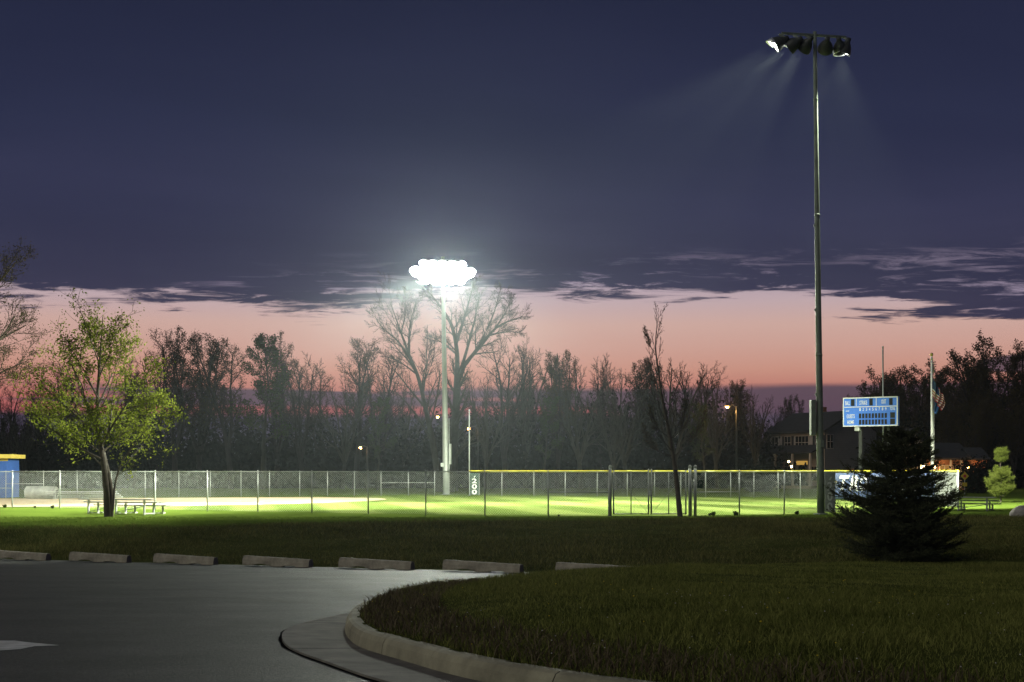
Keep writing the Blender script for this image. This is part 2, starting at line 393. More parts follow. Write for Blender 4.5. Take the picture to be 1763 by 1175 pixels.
M['turf'] = grassmat('mown_turf', (0.105, 0.142, 0.034, 1), (0.140, 0.180, 0.048, 1), True)

def grid(name, xs, ys, zf, m, smooth=True):
    X, Y = np.meshgrid(xs, ys); Z = zf(X, Y); V = np.stack([X, Y, Z], -1).reshape(-1, 3); nx, ny = len(xs), len(ys)
    i = (np.arange(ny-1)[:, None]*nx+np.arange(nx-1)[None, :]).ravel()
    return np_mesh(name, V, np.stack([i, i+1, i+nx+1, i+nx], 1), m, smooth)
xs = np.concatenate([[-1500, -700, -300, -150, -90], np.arange(-60, 60.1, 0.5), [90, 150, 300, 700, 1500]])
ys = np.concatenate([[-180, -90, -50], np.arange(-30, 20, 2.0), np.arange(20, 62.1, 0.35), [66, 72, 80, 95, 120, 160, 240, 400, 800, 1500, 2400]])
tag(link('ground', grid('ground', xs, ys, groundz, M['soilgrass'])), kind='structure')

# ---- asphalt car park
def asphalt():
    m = bpy.data.materials.new('wet_asphalt'); m.use_nodes = True
    T = NT(m.node_tree); b = T.n['Principled BSDF']; t = T.new('ShaderNodeTexCoord'); o = t.outputs['Object']
    big = T.noise(o, 0.22, 5, 0.6); fine = T.noise(o, 40.0, 3, 0.85); sv = T.new('ShaderNodeSeparateXYZ'); T.l.new(o, sv.inputs[0])
    st = T.noise(T.xyz(T.m('MULTIPLY', sv.outputs[0], 0.7), T.m('MULTIPLY', sv.outputs[1], 1.1), 0.0), 0.8, 6, 0.6)
    col = T.ramp(T.m('ADD', T.m('MULTIPLY', big, 0.25), T.m('MULTIPLY', fine, 0.75)), [(0.3, (0.006, 0.007, 0.009, 1)), (0.62, (0.022, 0.024, 0.028, 1)), (0.8, (0.07, 0.07, 0.07, 1))])
    vo = T.new('ShaderNodeTexVoronoi', feature='DISTANCE_TO_EDGE'); vo.inputs['Scale'].default_value = 0.16
    wv = T.xyz(T.m('ADD', sv.outputs[0], T.m('MULTIPLY', T.noise(o, 0.6, 4), 1.6)), T.m('ADD', sv.outputs[1], T.m('MULTIPLY', T.noise(o, 0.45, 4), 1.8)), 0.0)
    T.l.new(wv, vo.inputs['Vector'])
    crack = T.m('SUBTRACT', 1.0, T.smooth(vo.outputs[0], 0.004, 0.014))
    col = T.mix(T.m('MULTIPLY', crack, 0.8), col, (0.010, 0.010, 0.011, 1))
    T.l.new(col, b.inputs['Base Color'])
    T.l.new(T.ramp(T.m('ADD', T.m('MULTIPLY', st, 0.25), T.m('MULTIPLY', fine, 0.75)), [(0.3, (0.42,)*3+(1,)), (0.72, (0.86,)*3+(1,))]), b.inputs['Roughness'])
    b.inputs['Specular IOR Level'].default_value = 0.20
    bp = T.new('ShaderNodeBump'); bp.inputs['Strength'].default_value = 0.9; bp.inputs['Distance'].default_value = 0.02
    T.l.new(fine, bp.inputs['Height']); T.l.new(bp.outputs[0], b.inputs['Normal'])
    return m
M['asphalt'] = asphalt()
lx = np.arange(-24, 6.01, 1.0)
poly = [(6.0, -20), (-60, -20), (-60, float(lot_edge(-24))-0.35)] + [(x, float(lot_edge(x))-0.35+0.06*math.sin(x*2.1)) for x in lx]
mb = MB(); mb.add([(x, y, float(lotz(x, y))) for x, y in poly], [tuple(range(len(poly)))[::-1]])
tag(mb.build('car_park', M['asphalt']), kind='structure')

# ---- island: kerb, gutter slabs, lawn
T_ = np.gradient(isl, axis=0); T_ /= np.linalg.norm(T_, axis=1)[:, None]
N_ = np.stack([-T_[:, 1], T_[:, 0]], 1)               # towards the inside of the island
if np.mean((N_*(np.array([8.0, 16.0])-isl)).sum(1)) < 0: N_ = -N_
arc = np.concatenate([[0], np.cumsum(np.linalg.norm(np.diff(isl, axis=0), axis=1))])
kerb = tag(empty('kerb', (0, 0, 0)), kind='structure')
prof = [(-0.01, -0.08), (0.0, 0.03), (0.012, 0.10), (0.035, 0.143), (0.07, 0.158), (0.15, 0.160), (0.165, 0.15), (0.165, -0.08)]
joints = np.arange(0.4, arc[-1], 3.05)
for a, b in zip(joints[:-1], joints[1:]):
    ss = np.linspace(a+0.006, b-0.006, 14); px_ = np.interp(ss, arc, isl[:, 0]); py_ = np.interp(ss, arc, isl[:, 1])
    nx_ = np.interp(ss, arc, N_[:, 0]); ny_ = np.interp(ss, arc, N_[:, 1]); mb = MB()
    for i in range(14):
        for o_, z_ in prof:
            X, Y = px_[i]+nx_[i]*o_, py_[i]+ny_[i]*o_; mb.v.append((X, Y, float(lotz(X, Y))+z_))
    n = len(prof)
    for i in range(13):
        for k in range(n): mb.face((i*n+k, i*n+(k+1) % n, (i+1)*n+(k+1) % n, (i+1)*n+k))
    mb.face(range(n)); mb.face([13*n+k for k in range(n)][::-1])
    bm_o = mb.build('kerb_segment', M['concrete'], kerb, smooth=False)
gut = tag(empty('gutter', (0, 0, 0)), kind='structure')
def gut_w(s):                                        # the pan narrows to nothing on the far side
    y = np.interp(s, arc, isl[:, 1]); return 0.62*sstep(-y, -17.6, -13.8)**0.6 + 0.0
s0 = float(np.interp(-17.5, -isl[:, 1], arc))
gj = [s0, s0+2.05, s0+5.15, s0+8.2, s0+11.3, s0+14.4, s0+17.5]
for a, b in zip(gj[:-1], gj[1:]):
    ss = np.linspace(a+0.022, b-0.022, 12); mb = MB()
    for s in ss:
        X, Y = np.interp(s, arc, isl[:, 0]), np.interp(s, arc, isl[:, 1]); nx_, ny_ = np.interp(s, arc, N_[:, 0]), np.interp(s, arc, N_[:, 1])
        w = max(0.02, float(gut_w(s)))
        for o_, z_ in ((0.0, 0.012), (-w, 0.022), (-w-0.004, -0.03)):
            mb.v.append((X+nx_*o_, Y+ny_*o_, float(lotz(X+nx_*o_, Y+ny_*o_))+z_))
    for i in range(11):
        for k in range(2): mb.face((i*3+k, i*3+k+1, (i+1)*3+k+1, (i+1)*3+k))
    mb.build('gutter_slab', M['gutter'], gut)
# dark joint line where the pan meets the asphalt
mb = MB()
ss = np.linspace(s0, gj[-1], 60)
for s in ss:
    X, Y = np.interp(s, arc, isl[:, 0]), np.interp(s, arc, isl[:, 1]); nx_, ny_ = np.interp(s, arc, N_[:, 0]), np.interp(s, arc, N_[:, 1]); w = max(0.02, float(gut_w(s)))
    for o_ in (-w-0.004, -w-0.030-0.010*math.sin(s*7)-0.006*math.sin(s*17)):
        mb.v.append((X+nx_*o_, Y+ny_*o_, float(lotz(X+nx_*o_, Y+ny_*o_))+0.006))
for i in range(59): mb.face((2*i, 2*i+1, 2*i+3, 2*i+2))
mb.build('joint_sealant', M['sealant'], gut)
# lawn
rows, cols = 130, 60
oi = np.interp(np.linspace(0, arc[-1], rows), arc, np.arange(len(isl)))
bx_, by_ = np.interp(oi, np.arange(len(isl)), isl[:, 0]+N_[:, 0]*0.12), np.interp(oi, np.arange(len(isl)), isl[:, 1]+N_[:, 1]*0.12)
r = np.linspace(0, 1, cols)**1.6
tx, ty = np.full(rows, 42.0), np.linspace(31.5, 0.0, rows)
X = bx_[:, None]*(1-r)+tx[:, None]*r; Y = by_[:, None]*(1-r)+ty[:, None]*r
Z = lawnz(X, Y); Z[0, :] -= 0.25; Z[1, :] -= 0.08
V = np.stack([X, Y, Z], -1).reshape(-1, 3)
i = (np.arange(rows-1)[:, None]*cols+np.arange(cols-1)[None, :]).ravel()
tag(link('lawn', np_mesh('lawn', V, np.stack([i, i+cols, i+cols+1, i+1], 1), M['soilgrass'], True)), kind='structure')

# ---- painted arrow on the asphalt (its tip reaches into the frame)
def lot_at(px, py):
    a = (py-HY)/F; X0 = (px-CX)/F                      # EYE - a*Y = lotz(X0*Y, Y)
    Y = (EYE-0.7296)/(a-0.0372-0.0074*X0); return X0*Y, Y
pts = [lot_at(*p) for p in [(-330, 1108), (-60, 1106), (-20, 1104), (25, 1104), (45, 1106.5), (103, 1112), (60, 1113.5), (35, 1118.5), (0, 1121), (-60, 1121), (-330, 1119)]]
mb = MB(); mb.add([(x, y, float(lotz(x, y))+0.004) for x, y in pts], [tuple(range(len(pts)))[::-1]])
tag(mb.build('painted_arrow', M['paint']), kind='structure')

# ---- wheel stops
S8, SV = np.array([4.56, 30.0]), np.array([-15.69, 8.5])/6
def stop_mesh():
    rng = random.Random(3); L = 2.06; mb = MB(); n = 15
    sec = [(-0.10, 0.0), (-0.095, 0.13), (-0.06, 0.225), (0.06, 0.225), (0.095, 0.13), (0.10, 0.0)]
    for i in range(n):
        x = -L/2+L*i/(n-1)
        foot = 0.045 if (0.18 < i/(n-1) < 0.36 or 0.62 < i/(n-1) < 0.80) else 0.0
        for y, z in sec: mb.v.append((x, y+rng.uniform(-.004, .004), max(z, foot)+rng.uniform(-.004, .004)))
    m = len(sec)
    for i in range(n-1):
        for k in range(m): mb.face((i*m+k, i*m+(k+1) % m, (i+1)*m+(k+1) % m, (i+1)*m+k))
    mb.face(range(m)); mb.face([(n-1)*m+k for k in range(m)][::-1])
    return mb.mesh('wheel_stop', M['stopconc'])
sm = stop_mesh(); rod = MB().lathe([(0.014, 0.0), (0.018, 0.0), (0.018, 0.012), (0.006, 0.014)], 8).mesh('anchor_pin', M['darkmetal'])
for k in range(8):
    p = S8+SV*k + np.array([0.02*math.sin(k*5), 0.05*math.sin(k*3.1)])
    o = link('wheel_stop', sm, None, (p[0], p[1], float(lotz(*p))+0.002-(0.05 if k == 0 else 0)))
    d = -SV; o.rotation_euler = (0, math.atan(0.02), math.atan2(d[1], d[0])+0.02*math.sin(k*2.3))
    tag(o, 'sunken concrete wheel stop half hidden by the island grass' if k == 0 else 'weathered concrete wheel stop at the edge of the car park', 'wheel stop', 'wheel stops along the car park edge')
    for sx in (-0.7, 0.7):
        q = link('anchor_pin', rod, o, (sx, 0, 0.222))
# flat concrete end of the car park edge
mb = MB().box((0, 0, 0), (1.15, 0.16, 0.16))
e_ = mb.build('kerb_end', M['concrete'], None, bevel=0.02); e_.location = (6.35, 30.55, float(lotz(6.35, 30.55))+0.17); e_.rotation_euler = (0, 0.05, -0.12)
tag(e_, kind='structure')

# ---- playing field and infield dirt
NEAR = [(-260, 76), (-60, 73.5), (21, 72.5), (103, 71), (187, 69.5), (267, 68), (357, 66), (444, 64.4), (537, 62.9), (634, 61.4), (733, 60.1), (835, 59.0), (944, 58.3), (1048, 58.2),
        (1190, 58.3), (1273, 59.3), (1350, 60.5), (1414, 62.0), (1470, 64.0), (1530, 66.3), (1590, 69.0), (1648, 72.0)]
FARF = [(-200, 96), (-45, 97), (10, 97.5), (75, 98.2), (133, 99), (192, 99.8), (250, 100.6), (308, 101.5), (362, 102.4), (415, 103.2), (464, 104), (516, 104.8), (564, 105.5), (610, 106), (656, 106.5),
        (703, 107), (748, 107.3), (808, 107), (864, 106.4), (919, 105.8), (973, 105.1), (1028, 104.3), (1080, 103.4), (1127, 102.5), (1172, 101.5), (1215, 100.5), (1258, 99.5), (1298, 98.4),
        (1340, 97.0), (1378, 95.4), (1432, 92.5), (1480, 89.6), (1524, 86.3), (1562, 82.8), (1594, 79.3), (1622, 75.7), (1650, 72.4)]
nw = [(wx(p, Y), Y) for p, Y in NEAR]; fw = [(wx(p, Y), Y) for p, Y in FARF]
mb = MB(); ring = nw+fw[::-1]
mb.add([(x, y, 0.006) for x, y in ring], [tuple(range(len(ring)))])
f_ = mb.build('ball_field', M['turf']); tag(f_, kind='structure')
M['dirt'] = mat('infield_dirt', (0.46, 0.36, 0.24), 0.95, 0.14, 1.2, spec=0.1, bump=0.2)
dirt = [(-44, 72.2), (-28.5, 72.0), (-24, 73.6), (-18.5, 75.0), (-14.5, 77.8), (-11.5, 81.5), (-9.0, 87.0), (-8.2, 93.0), (-9.5, 97.5), (-13, 100.3), (-20, 99.2), (-28, 96.8), (-44, 94)]
dp = spline(dirt+[dirt[0]], 90)[:-1]
mb = MB(); mb.add([(x, y, 0.012) for x, y in dp], [tuple(range(len(dp)))])
tag(mb.build('infield_dirt', M['dirt']), kind='structure')

# ================================================================== FENCES
FH = 1.83
post_me = MB().tube([(0, 0, 0), (0, 0, FH-0.02)], 0.032, 8).lathe([(0.036, FH-0.03), (0.036, FH+0.02), (0.02, FH+0.05), (0.004, FH+0.06)], 8).mesh('post', M['galv'], True)
def link_panel(a, b, z0=0.04, z1=FH+0.03, cell=0.075, r=0.0032):
    """one bay of woven wire: two families of slanting strands"""
    a, b = np.array(a[:2]), np.array(b[:2]); L = np.linalg.norm(b-a); u = (b-a)/L; nrm = np.array([-u[1], u[0]])
    H = z1-z0; V = []; Fc = []
    for s in (1, -1):
        for c in np.arange(-H, L+H, cell*1.414):
            p0, p1 = c, c+s*H                            # along the bay at the bottom and top
            t0, t1 = 0.0, 1.0
            lo, hi = 0.0, L
            for lim, sg in ((lo, -1), (hi, 1)):
                d = p1-p0
                t = (lim-p0)/d
                if (p0-lim)*sg > 0: t0 = max(t0, t)
                if (p1-lim)*sg > 0: t1 = min(t1, t)
            if t1-t0 < 0.02: continue
            q = [(p0+(p1-p0)*t, z0+H*t) for t in (t0, t1)]; base = len(V)
            dl = np.array([q[1][0]-q[0][0], q[1][1]-q[0][1]]); dl /= np.linalg.norm(dl); pr = np.array([-dl[1], dl[0]])
            for x, z in q:
                for k in range(3):
                    t = 2.094*k; o1, o2 = r*math.cos(t), r*math.sin(t)+s*0.003
                    w = a+u*(x+pr[0]*o1)+nrm*o2; V.append((w[0], w[1], z+pr[1]*o1))
            for k in range(3): Fc.append((base+k, base+(k+1) % 3, base+3+(k+1) % 3, base+3+k))
    return np_mesh('chain_link_panel', V, Fc, M['wire'])
def fence(name, pts, label, skip=(), mesh_r=0.0032, cell=0.075, cap_from=None, midrail=()):
    root = empty(name, (pts[0][0], pts[0][1], 0), 0, label, 'fence'); off = Vector((pts[0][0], pts[0][1], 0))
    for i, (x, y) in enumerate(pts):
        o = link('post', post_me, root, (x-off.x, y-off.y, 0)); o.rotation_euler = (0.004*math.sin(i*7), 0.006*math.sin(i*5), i)
    for i in range(len(pts)-1):
        if i in skip: continue
        a, b = pts[i], pts[i+1]
        o = link('chain_link_panel', link_panel(a, b, cell=cell, r=mesh_r), root, -off)
        MB().tube([(a[0]-off.x, a[1]-off.y, FH-0.01), (b[0]-off.x, b[1]-off.y, FH-0.01)], 0.024, 6).build('top_rail', M['galv'], root, True)
        if i in midrail:
            MB().tube([(a[0]-off.x, a[1]-off.y, 0.98), (b[0]-off.x, b[1]-off.y, 0.98)], 0.022, 6).build('mid_rail', M['galv'], root, True)
        if cap_from is not None and i >= cap_from:
            n = 4; pp = [(a[0]+(b[0]-a[0])*k/n-off.x, a[1]+(b[1]-a[1])*k/n-off.y, FH+0.005-0.006*math.sin(math.pi*k/n)) for k in range(n+1)]
            MB().tube(pp, 0.070, 8).build('yellow_cap', M['yellow'], root, True)
    return root
gi = [i for i, (p, Y) in enumerate(NEAR) if p == 1048][0]
fence('chain_link_fence', nw, 'long silver chain link fence with a double gate on the near side of the field', skip=(gi,), midrail=(gi-1, gi+1, 0, 1))
ci = [i for i, (p, Y) in enumerate(FARF) if p == 808][0]
far_root = fence('outfield_fence', fw, 'chain link outfield fence with yellow top cap on the far side of the field', mesh_r=0.005, cell=0.11, cap_from=ci, midrail=(2, 14, 15))

# ---- double gate: heavier posts, two leaves
gp0, gp1 = Vector((*nw[gi], 0)), Vector((*nw[gi+1], 0)); gd = (gp1-gp0).normalized(); gl = (gp1-gp0).length
gate = empty('double_gate', gp0, math.atan2(gd.y, gd.x), 'double swing chain link gate of dark pipe between two tall capped posts', 'gate')
for x in (0.06, gl-0.06, gl+0.16):
    MB().tube([(x, -0.05, 0), (x, -0.05, FH+0.16)], 0.062, 10).lathe([(0.07, FH+0.15), (0.075, FH+0.19), (0.05, FH+0.25), (0.01, FH+0.27)], 10, Matrix.Translation((x, -0.05, 0))).build('gate_post', M['alu_dull'], gate, True)
mid = gl/2
for a, b, sgn in ((0.20, mid-0.06, 1), (mid+0.06, gl-0.22, -1)):
    leaf = MB()
    for x in (a, b): leaf.tube([(x, 0, 0.07), (x, 0, FH+0.04)], 0.032, 8)
    leaf.tube([((a+b)/2, 0, 0.09), ((a+b)/2, 0, FH-0.02)], 0.022, 8)
    for z in (0.09, FH-0.02): leaf.tube([(a, 0, z), (b, 0, z)], 0.024, 8)
    lf = leaf.build('gate_leaf', M['alu_dull'], gate, True)
    pa = link_panel((a, 0), (b, 0), 0.09, FH); link('chain_link_panel', pa, lf, (0, 0, 0))
    tr = MB()
    if sgn > 0: tr.tube([(a, 0.01, FH-0.1), (b, 0.01, 0.12)], 0.006, 5)
    else: tr.tube([(b, 0.01, FH-0.1), (a, 0.01, 0.12)], 0.006, 5)
    tr.build('truss_rod', M['galv'], lf)
    MB().lathe([(0.036, FH+0.03), (0.04, FH+0.06), (0.02, FH+0.10), (0.004, FH+0.11)], 8, Matrix.Translation((b if sgn > 0 else a, 0, 0))).build('cap', M['alu'], lf, True)
MB().box((mid, -0.03, 0.95), (0.12, 0.05, 0.16)).box((mid, -0.05, 0.88), (0.05, 0.05, 0.09)).build('latch', M['alu'], gate, bevel=0.006)
MB().tube([(mid+0.005, -0.03, 0.0), (mid+0.005, -0.03, FH-0.05)], 0.012, 6).build('drop_rod', M['alu_dull'], gate)
# small signs wired to the fence right of the gate
def small_sign(px, py, Y, w, h, tilt, label):
    p = at(px, py, Y); o = MB().box((0, 0, 0), (w, 0.012, h)).build('fence_sign', M['greenpanel'], None, bevel=0.003)
    o.location = p; o.rotation_euler = (0, tilt, 0); tag(o, label, 'sign')
    for sx in (-1, 1):
        MB().tube([(sx*w*0.4, -0.012, h*0.42), (sx*w*0.4, 0.03, h*0.42)], 0.006, 5).build('wire_tie', M['galv'], o)
    return o
s_ = small_sign(1206, 834, 58.4, 0.22, 0.33, 0.16, 'small dark green sign hung askew on the fence beside the gate')
text('P', 0.10, 0.16, M['alu_dull'], s_, (0, -0.010, 0.02), (math.radians(90), 0, 0), depth=0.004)
small_sign(1203, 816, 58.4, 0.17, 0.10, 0.0, 'tiny dark plate wired under the top rail beside the gate')

# ---- distance markers
def marker(name, px0, px1, py0, py1, Y, label, back=False, cmat='white'):
    a, b = at(px0, py1, Y), at(px1, py0, Y); w, h = b.x-a.x, b.z-a.z
    r_ = empty(name, (a.x+w/2, Y, a.z), 0, label, 'sign')
    MB().box((0, 0, h/2), (w, 0.02, h)).build('panel', M['greenpanel'] if not back else M['alu_dull'], r_, bevel=0.004)
    for k, ch in enumerate('200'):
        text(ch, w*0.56, h*0.215, M[cmat], r_, (0, -0.016, h*(0.645-0.255*k)), (math.radians(90), 0, 0), bold=0.02, name='digit', depth=0.01)
    mk = MB().prism([(-0.06, -0.013, h*0.80), (0.02, -0.013, h*0.80), (0.10, -0.013, h*0.88), (0.03, -0.013, h*0.88)], (0, -0.004, 0)); mk.build('tick_mark', M[cmat], r_)
    for sx in (-1, 1): MB().box((sx*(w/2+0.02), 0.02, h/2), (0.03, 0.03, h)).build('edge_strip', M['galv'], r_)
    return r_
marker('distance_marker', 809, 824.5, 815, 852.5, 106.6, 'dark green 200 distance marker beside the foul pole on the far fence')
marker('distance_marker', 1420.5, 1437, 813, 882, 61.9, 'grey distance marker on the near fence right beside the tall light pole', back=True, cmat='alu')

# ---- team banner hung on the outfield fence
def P2(px): # point of the far fence at an image column
    ps = [p for p, _ in FARF]; Y = float(np.interp(px, ps, [y for _, y in FARF])); return Vector((wx(px, Y), Y, 0))
ba, bb = P2(1432), P2(1612); bd = (bb-ba); BL = bd.length; bd.normalize(); bn = Vector((bd.y, -bd.x, 0))
arcp = [P2(1432+(1612-1432)*k/24) - bn*-0.06 for k in range(25)]
ban = empty('banner', ba, 0, 'blue banner with white italic team lettering on the outfield fence behind the spruce', 'banner')
mb = MB(); rng = random.Random(4)
for k, p in enumerate(arcp):
    for j in range(5): mb.v.append(tuple(p-ba+bn*(0.02*math.sin(k*1.9+j))+Vector((0, 0, 0.03+1.70*j/4))))
for k in range(24):
    for j in range(4): mb.face((k*5+j, (k+1)*5+j, (k+1)*5+j+1, k*5+j+1))
bo = mb.build('cloth', M['bannerblue'], ban, True)
so = bo.modifiers.new('thickness', 'SOLIDIFY'); so.thickness = 0.012
def on_banner(px):
    p = P2(px); q = P2(px+4); d = (q-p).normalized(); n = Vector((d.y, -d.x, 0)); return p-ba+n*0.10, math.atan2(d.y, d.x)
for ch, px, w in (('T', 1456, 1.15), ('R', 1472, 1.05), ('O', 1489, 1.05), ('J', 1508, 0.95), ('A', 1530, 1.2), ('N', 1553, 1.25), ('S', 1579, 1.15)):
    p, a = on_banner(px); text(ch, w*(1.0 if px < 1500 else 1.12), 0.98, M['white'], ban, p+Vector((0, 0, 1.08)), (math.radians(90), 0, a), 'letter', shear=0.3, bold=0.035)
p, a = on_banner(1439); text('WF', 0.82, 0.55, M['greypanel'], ban, p+Vector((0, 0, 0.88)), (math.radians(90), 0, a), 'emblem_letters', bold=0.0)
mb = MB().box((0, 0, 0.5), (0.07, 0.02, 1.0)).box((0, 0, 0.78), (0.34, 0.02, 0.06)).prism([(-0.035, -0.01, 1.0), (0.035, -0.01, 1.0), (0, -0.01, 1.16)], (0, 0.02, 0))
eb = mb.build('emblem_sword', M['roadsign'], ban); eb.location = p+Vector((0, 0, 0.42))+Vector((0.02, -0.03, 0)); eb.rotation_euler = (0, 0, a)
# pale windscreen panels at the end of the outfield fence
ws = empty('windscreen_panels', P2(1616), 0, 'row of pale grey upright panels at the corner end of the outfield fence', 'fence panel')
for a_, b_ in ((1613, 1619.5), (1620.3, 1634), (1634.8, 1644.5), (1645.2, 1650)):
    p, q = P2(a_), P2(b_); d = (q-p); n = Vector((d.y, -d.x, 0)).normalized()
    MB().box((p+q)/2-P2(1616)+n*0.09+Vector((0, 0, 0.90)), (d.length, 0.025, 1.74), math.atan2(d.y, d.x)).build('panel', M['greypanel'], ws, bevel=0.008)

# ---- foul poles
for px, y0, Y, r_, lab in ((808, 707, 107.2, 0.045, 'slim pale foul pole beside the 200 marker on the far fence'), (1520, 598, 101.0, 0.055, 'tall slim pale foul pole rising behind the scoreboard')):
    t = at(px, y0, Y); ro = empty('foul_pole', (t.x, Y, 0), 0, lab, 'foul pole')
    MB().tube([(0.05 if px > 1000 else 0, 0, 0), (0, 0, t.z)], r_, 8).build('pole', M['polelight'], ro, True)
    MB().lathe([(r_*1.25, t.z-0.02), (r_*1.25, t.z+0.05), (0.01, t.z+0.08)], 8).build('cap', M['alu'], ro, True)
    MB().lathe([(0.11, 0.0), (0.11, 0.03), (0.05, 0.05)], 10).build('base_plate', M['galv'], ro)

# ================================================================== FLOODLIGHT POLES
def flood_meshes(lens):
    body = MB().lathe([(0.06, -0.46), (0.10, -0.45), (0.11, -0.30), (0.13, -0.26), (0.20, -0.18), (0.27, -0.06), (0.315, 0.08), (0.335, 0.20), (0.34, 0.215), (0.325, 0.215), (0.315, 0.19)], 20, cap=False)
    body.lathe([(0.0001, -0.47), (0.06, -0.46)], 20, cap=False)
    visor = MB(); n = 14
    for i in range(n+1):
        t = math.pi*(0.02+0.96*i/n)
        for r_, z in ((0.345, 0.17), (0.345, 0.24+0.20*math.sin(t)), (0.335, 0.24+0.20*math.sin(t)), (0.335, 0.17)): visor.v.append((r_*math.cos(t), r_*math.sin(t), z))
    for i in range(n):
        for k in range(4): visor.face((i*4+k, i*4+(k+1) % 4, (i+1)*4+(k+1) % 4, (i+1)*4+k))
    ln = MB().lathe([(0.31, 0.165), (0.30, 0.175), (0.18, 0.19), (0.0005, 0.195)], 20, cap=False)
    return body.mesh('floodlight', M['darkmetal'], True), visor.mesh('visor', M['reflector'], True), ln.mesh('lens', lens, True)
def lightpole(px_base, py_base, Y, top, base_r, top_r, lean, m, label, rz, arms, fixtures, lens, energy, size):
    X0 = wx(px_base, Y); root = empty('floodlight_pole', (X0, Y, 0), 0, label, 'light pole')
    ztop = top; n = 12
    pp = [(lean*(k/n)*ztop, 0, ztop*k/n) for k in range(n+1)]; rr_ = [base_r+(top_r-base_r)*k/n for k in range(n+1)]
    MB().tube(pp, rr_, 16).build('pole', m, root, True)
    for f in (0.33, 0.62, 0.86):
        z = ztop*f; r_ = base_r+(top_r-base_r)*f
        MB().lathe([(r_+0.004, z-0.05), (r_+0.016, z-0.04), (r_+0.016, z+0.04), (r_+0.004, z+0.05)], 14, Matrix.Translation((lean*z, 0, 0)), cap=False).build('joint_collar', m, root, True)
    MB().lathe([(base_r+0.16, -0.02), (base_r+0.16, 0.03), (base_r+0.03, 0.05), (base_r, 0.06)], 16).build('base_plate', m, root)
    ca, sa = math.cos(rz), math.sin(rz)
    for za, L0, L1 in arms:
        a = Vector((lean*za+ca*L0, sa*L0, za)); b = Vector((lean*za+ca*L1, sa*L1, za))
        MB().bar(a, b, 0.09, 0.09).build('crossarm', m, root, bevel=0.006)
    bm_, vm, lm = flood_meshes(lens)
    for s, za, hang, aim, pw, spot, blend in fixtures:
        top_p = Vector((lean*za+ca*s, sa*s, za)); c = top_p-Vector((0, 0, hang))
        d = (Vector(aim)-(c+root.location)).normalized()
        fo = link('floodlight', bm_, root); q = d.to_track_quat('Z', 'Y'); fo.rotation_mode = 'QUATERNION'
        # keep the visor on the upper side
        upl = q.inverted() @ Vector((0, 0, 1)); ang = math.atan2(upl.y, upl.x)-math.pi/2
        q = q @ Quaternion((0, 0, 1), ang); fo.rotation_quaternion = q; fo.location = c; fo.scale = (size, size, size)
        link('visor', vm, fo); link('lens', lm, fo)
        MB().bar(top_p-Vector((0, 0, 0.03)), c+Vector((0, 0, 0.10))-d*0.28, 0.10, 0.07).build('bracket', m, root, bevel=0.006)
        ld = bpy.data.lights.new('flood_beam', 'SPOT'); ld.energy = energy*pw; ld.color = (0.96, 1.0, 0.80); ld.spot_size = math.radians(spot); ld.spot_blend = blend; ld.shadow_soft_size = 0.25
        lo = bpy.data.objects.new('flood_beam', ld); COL.objects.link(lo); lo.parent = fo; lo.location = (0, 0, 0.50); lo.rotation_euler = (math.pi, 0, 0)
    return root
# far pole, its lamps facing the infield and the near fence
YL = 112.0; zL = at(762, 462, YL).z
fxL = []
footL = Vector((wx(768, YL), YL, 0))
def cut_aim(edge, half):                               # aim so that the upper rim of a beam meets the ground at a given point
    d = Vector((edge[0], edge[1], 0))-footL; dep = math.atan2(zL, d.length)+half; return tuple(footL+d.normalized()*(zL/math.tan(dep)))
HALF = math.radians(8.5)
rimp = [(-36+5.6*k, 44.8+1.50*k+0.4*math.sin(k*2.2)) for k in range(11)]
order = [0, 2, 4, 6, 8, 10]
for k in range(6): fxL.append((-2.05+0.82*k, zL+0.05, 0.30, cut_aim(rimp[2*k], HALF), (1.35, 1.2, 1.1, 1.1, 1.3, 1.6)[k], 17, 0.22))
for k in range(5): fxL.append((-1.32+0.66*k, zL+0.62, 0.30, cut_aim(rimp[2*k+1], HALF), (1.3, 1.15, 1.1, 1.2, 1.45)[k], 17, 0.22))
soft = [(-28, 80, 0), (-16.3, 58, 3.6), (-6, 84, 0), (8, 84, 0), (16, 84, 0)]
for k in range(5): fxL.append((-1.32+0.66*k, zL-0.52, 0.30, soft[k], (0.40, 2.4, 0.28, 0.28, 0.42)[k], (60, 13, 60, 60, 60)[k], 1.0))
lp1 = lightpole(768, 852, YL, zL+0.9, 0.26, 0.13, -0.0135, M['polelight'], 'tall pale floodlight pole with blazing lamps beyond the far fence', math.radians(8), ((zL+0.62, -1.5, 1.5), (zL+0.05, -2.3, 2.3), (zL-0.52, -1.5, 1.5)), fxL, M['lensL'], FLOOD_L, 1.32)
MB().box((0.33, -0.1, 3.2), (0.22, 0.25, 1.6)).build('control_box', M['polelight'], lp1, bevel=0.01)
MB().box((-0.30, -0.1, 2.35), (0.22, 0.2, 0.30)).build('junction_box', M['polelight'], lp1, bevel=0.01)
MB().tube([(0.26, -0.18, 0.1), (0.24, -0.16, 6.0)], 0.03, 6).build('conduit', M['polelight'], lp1)
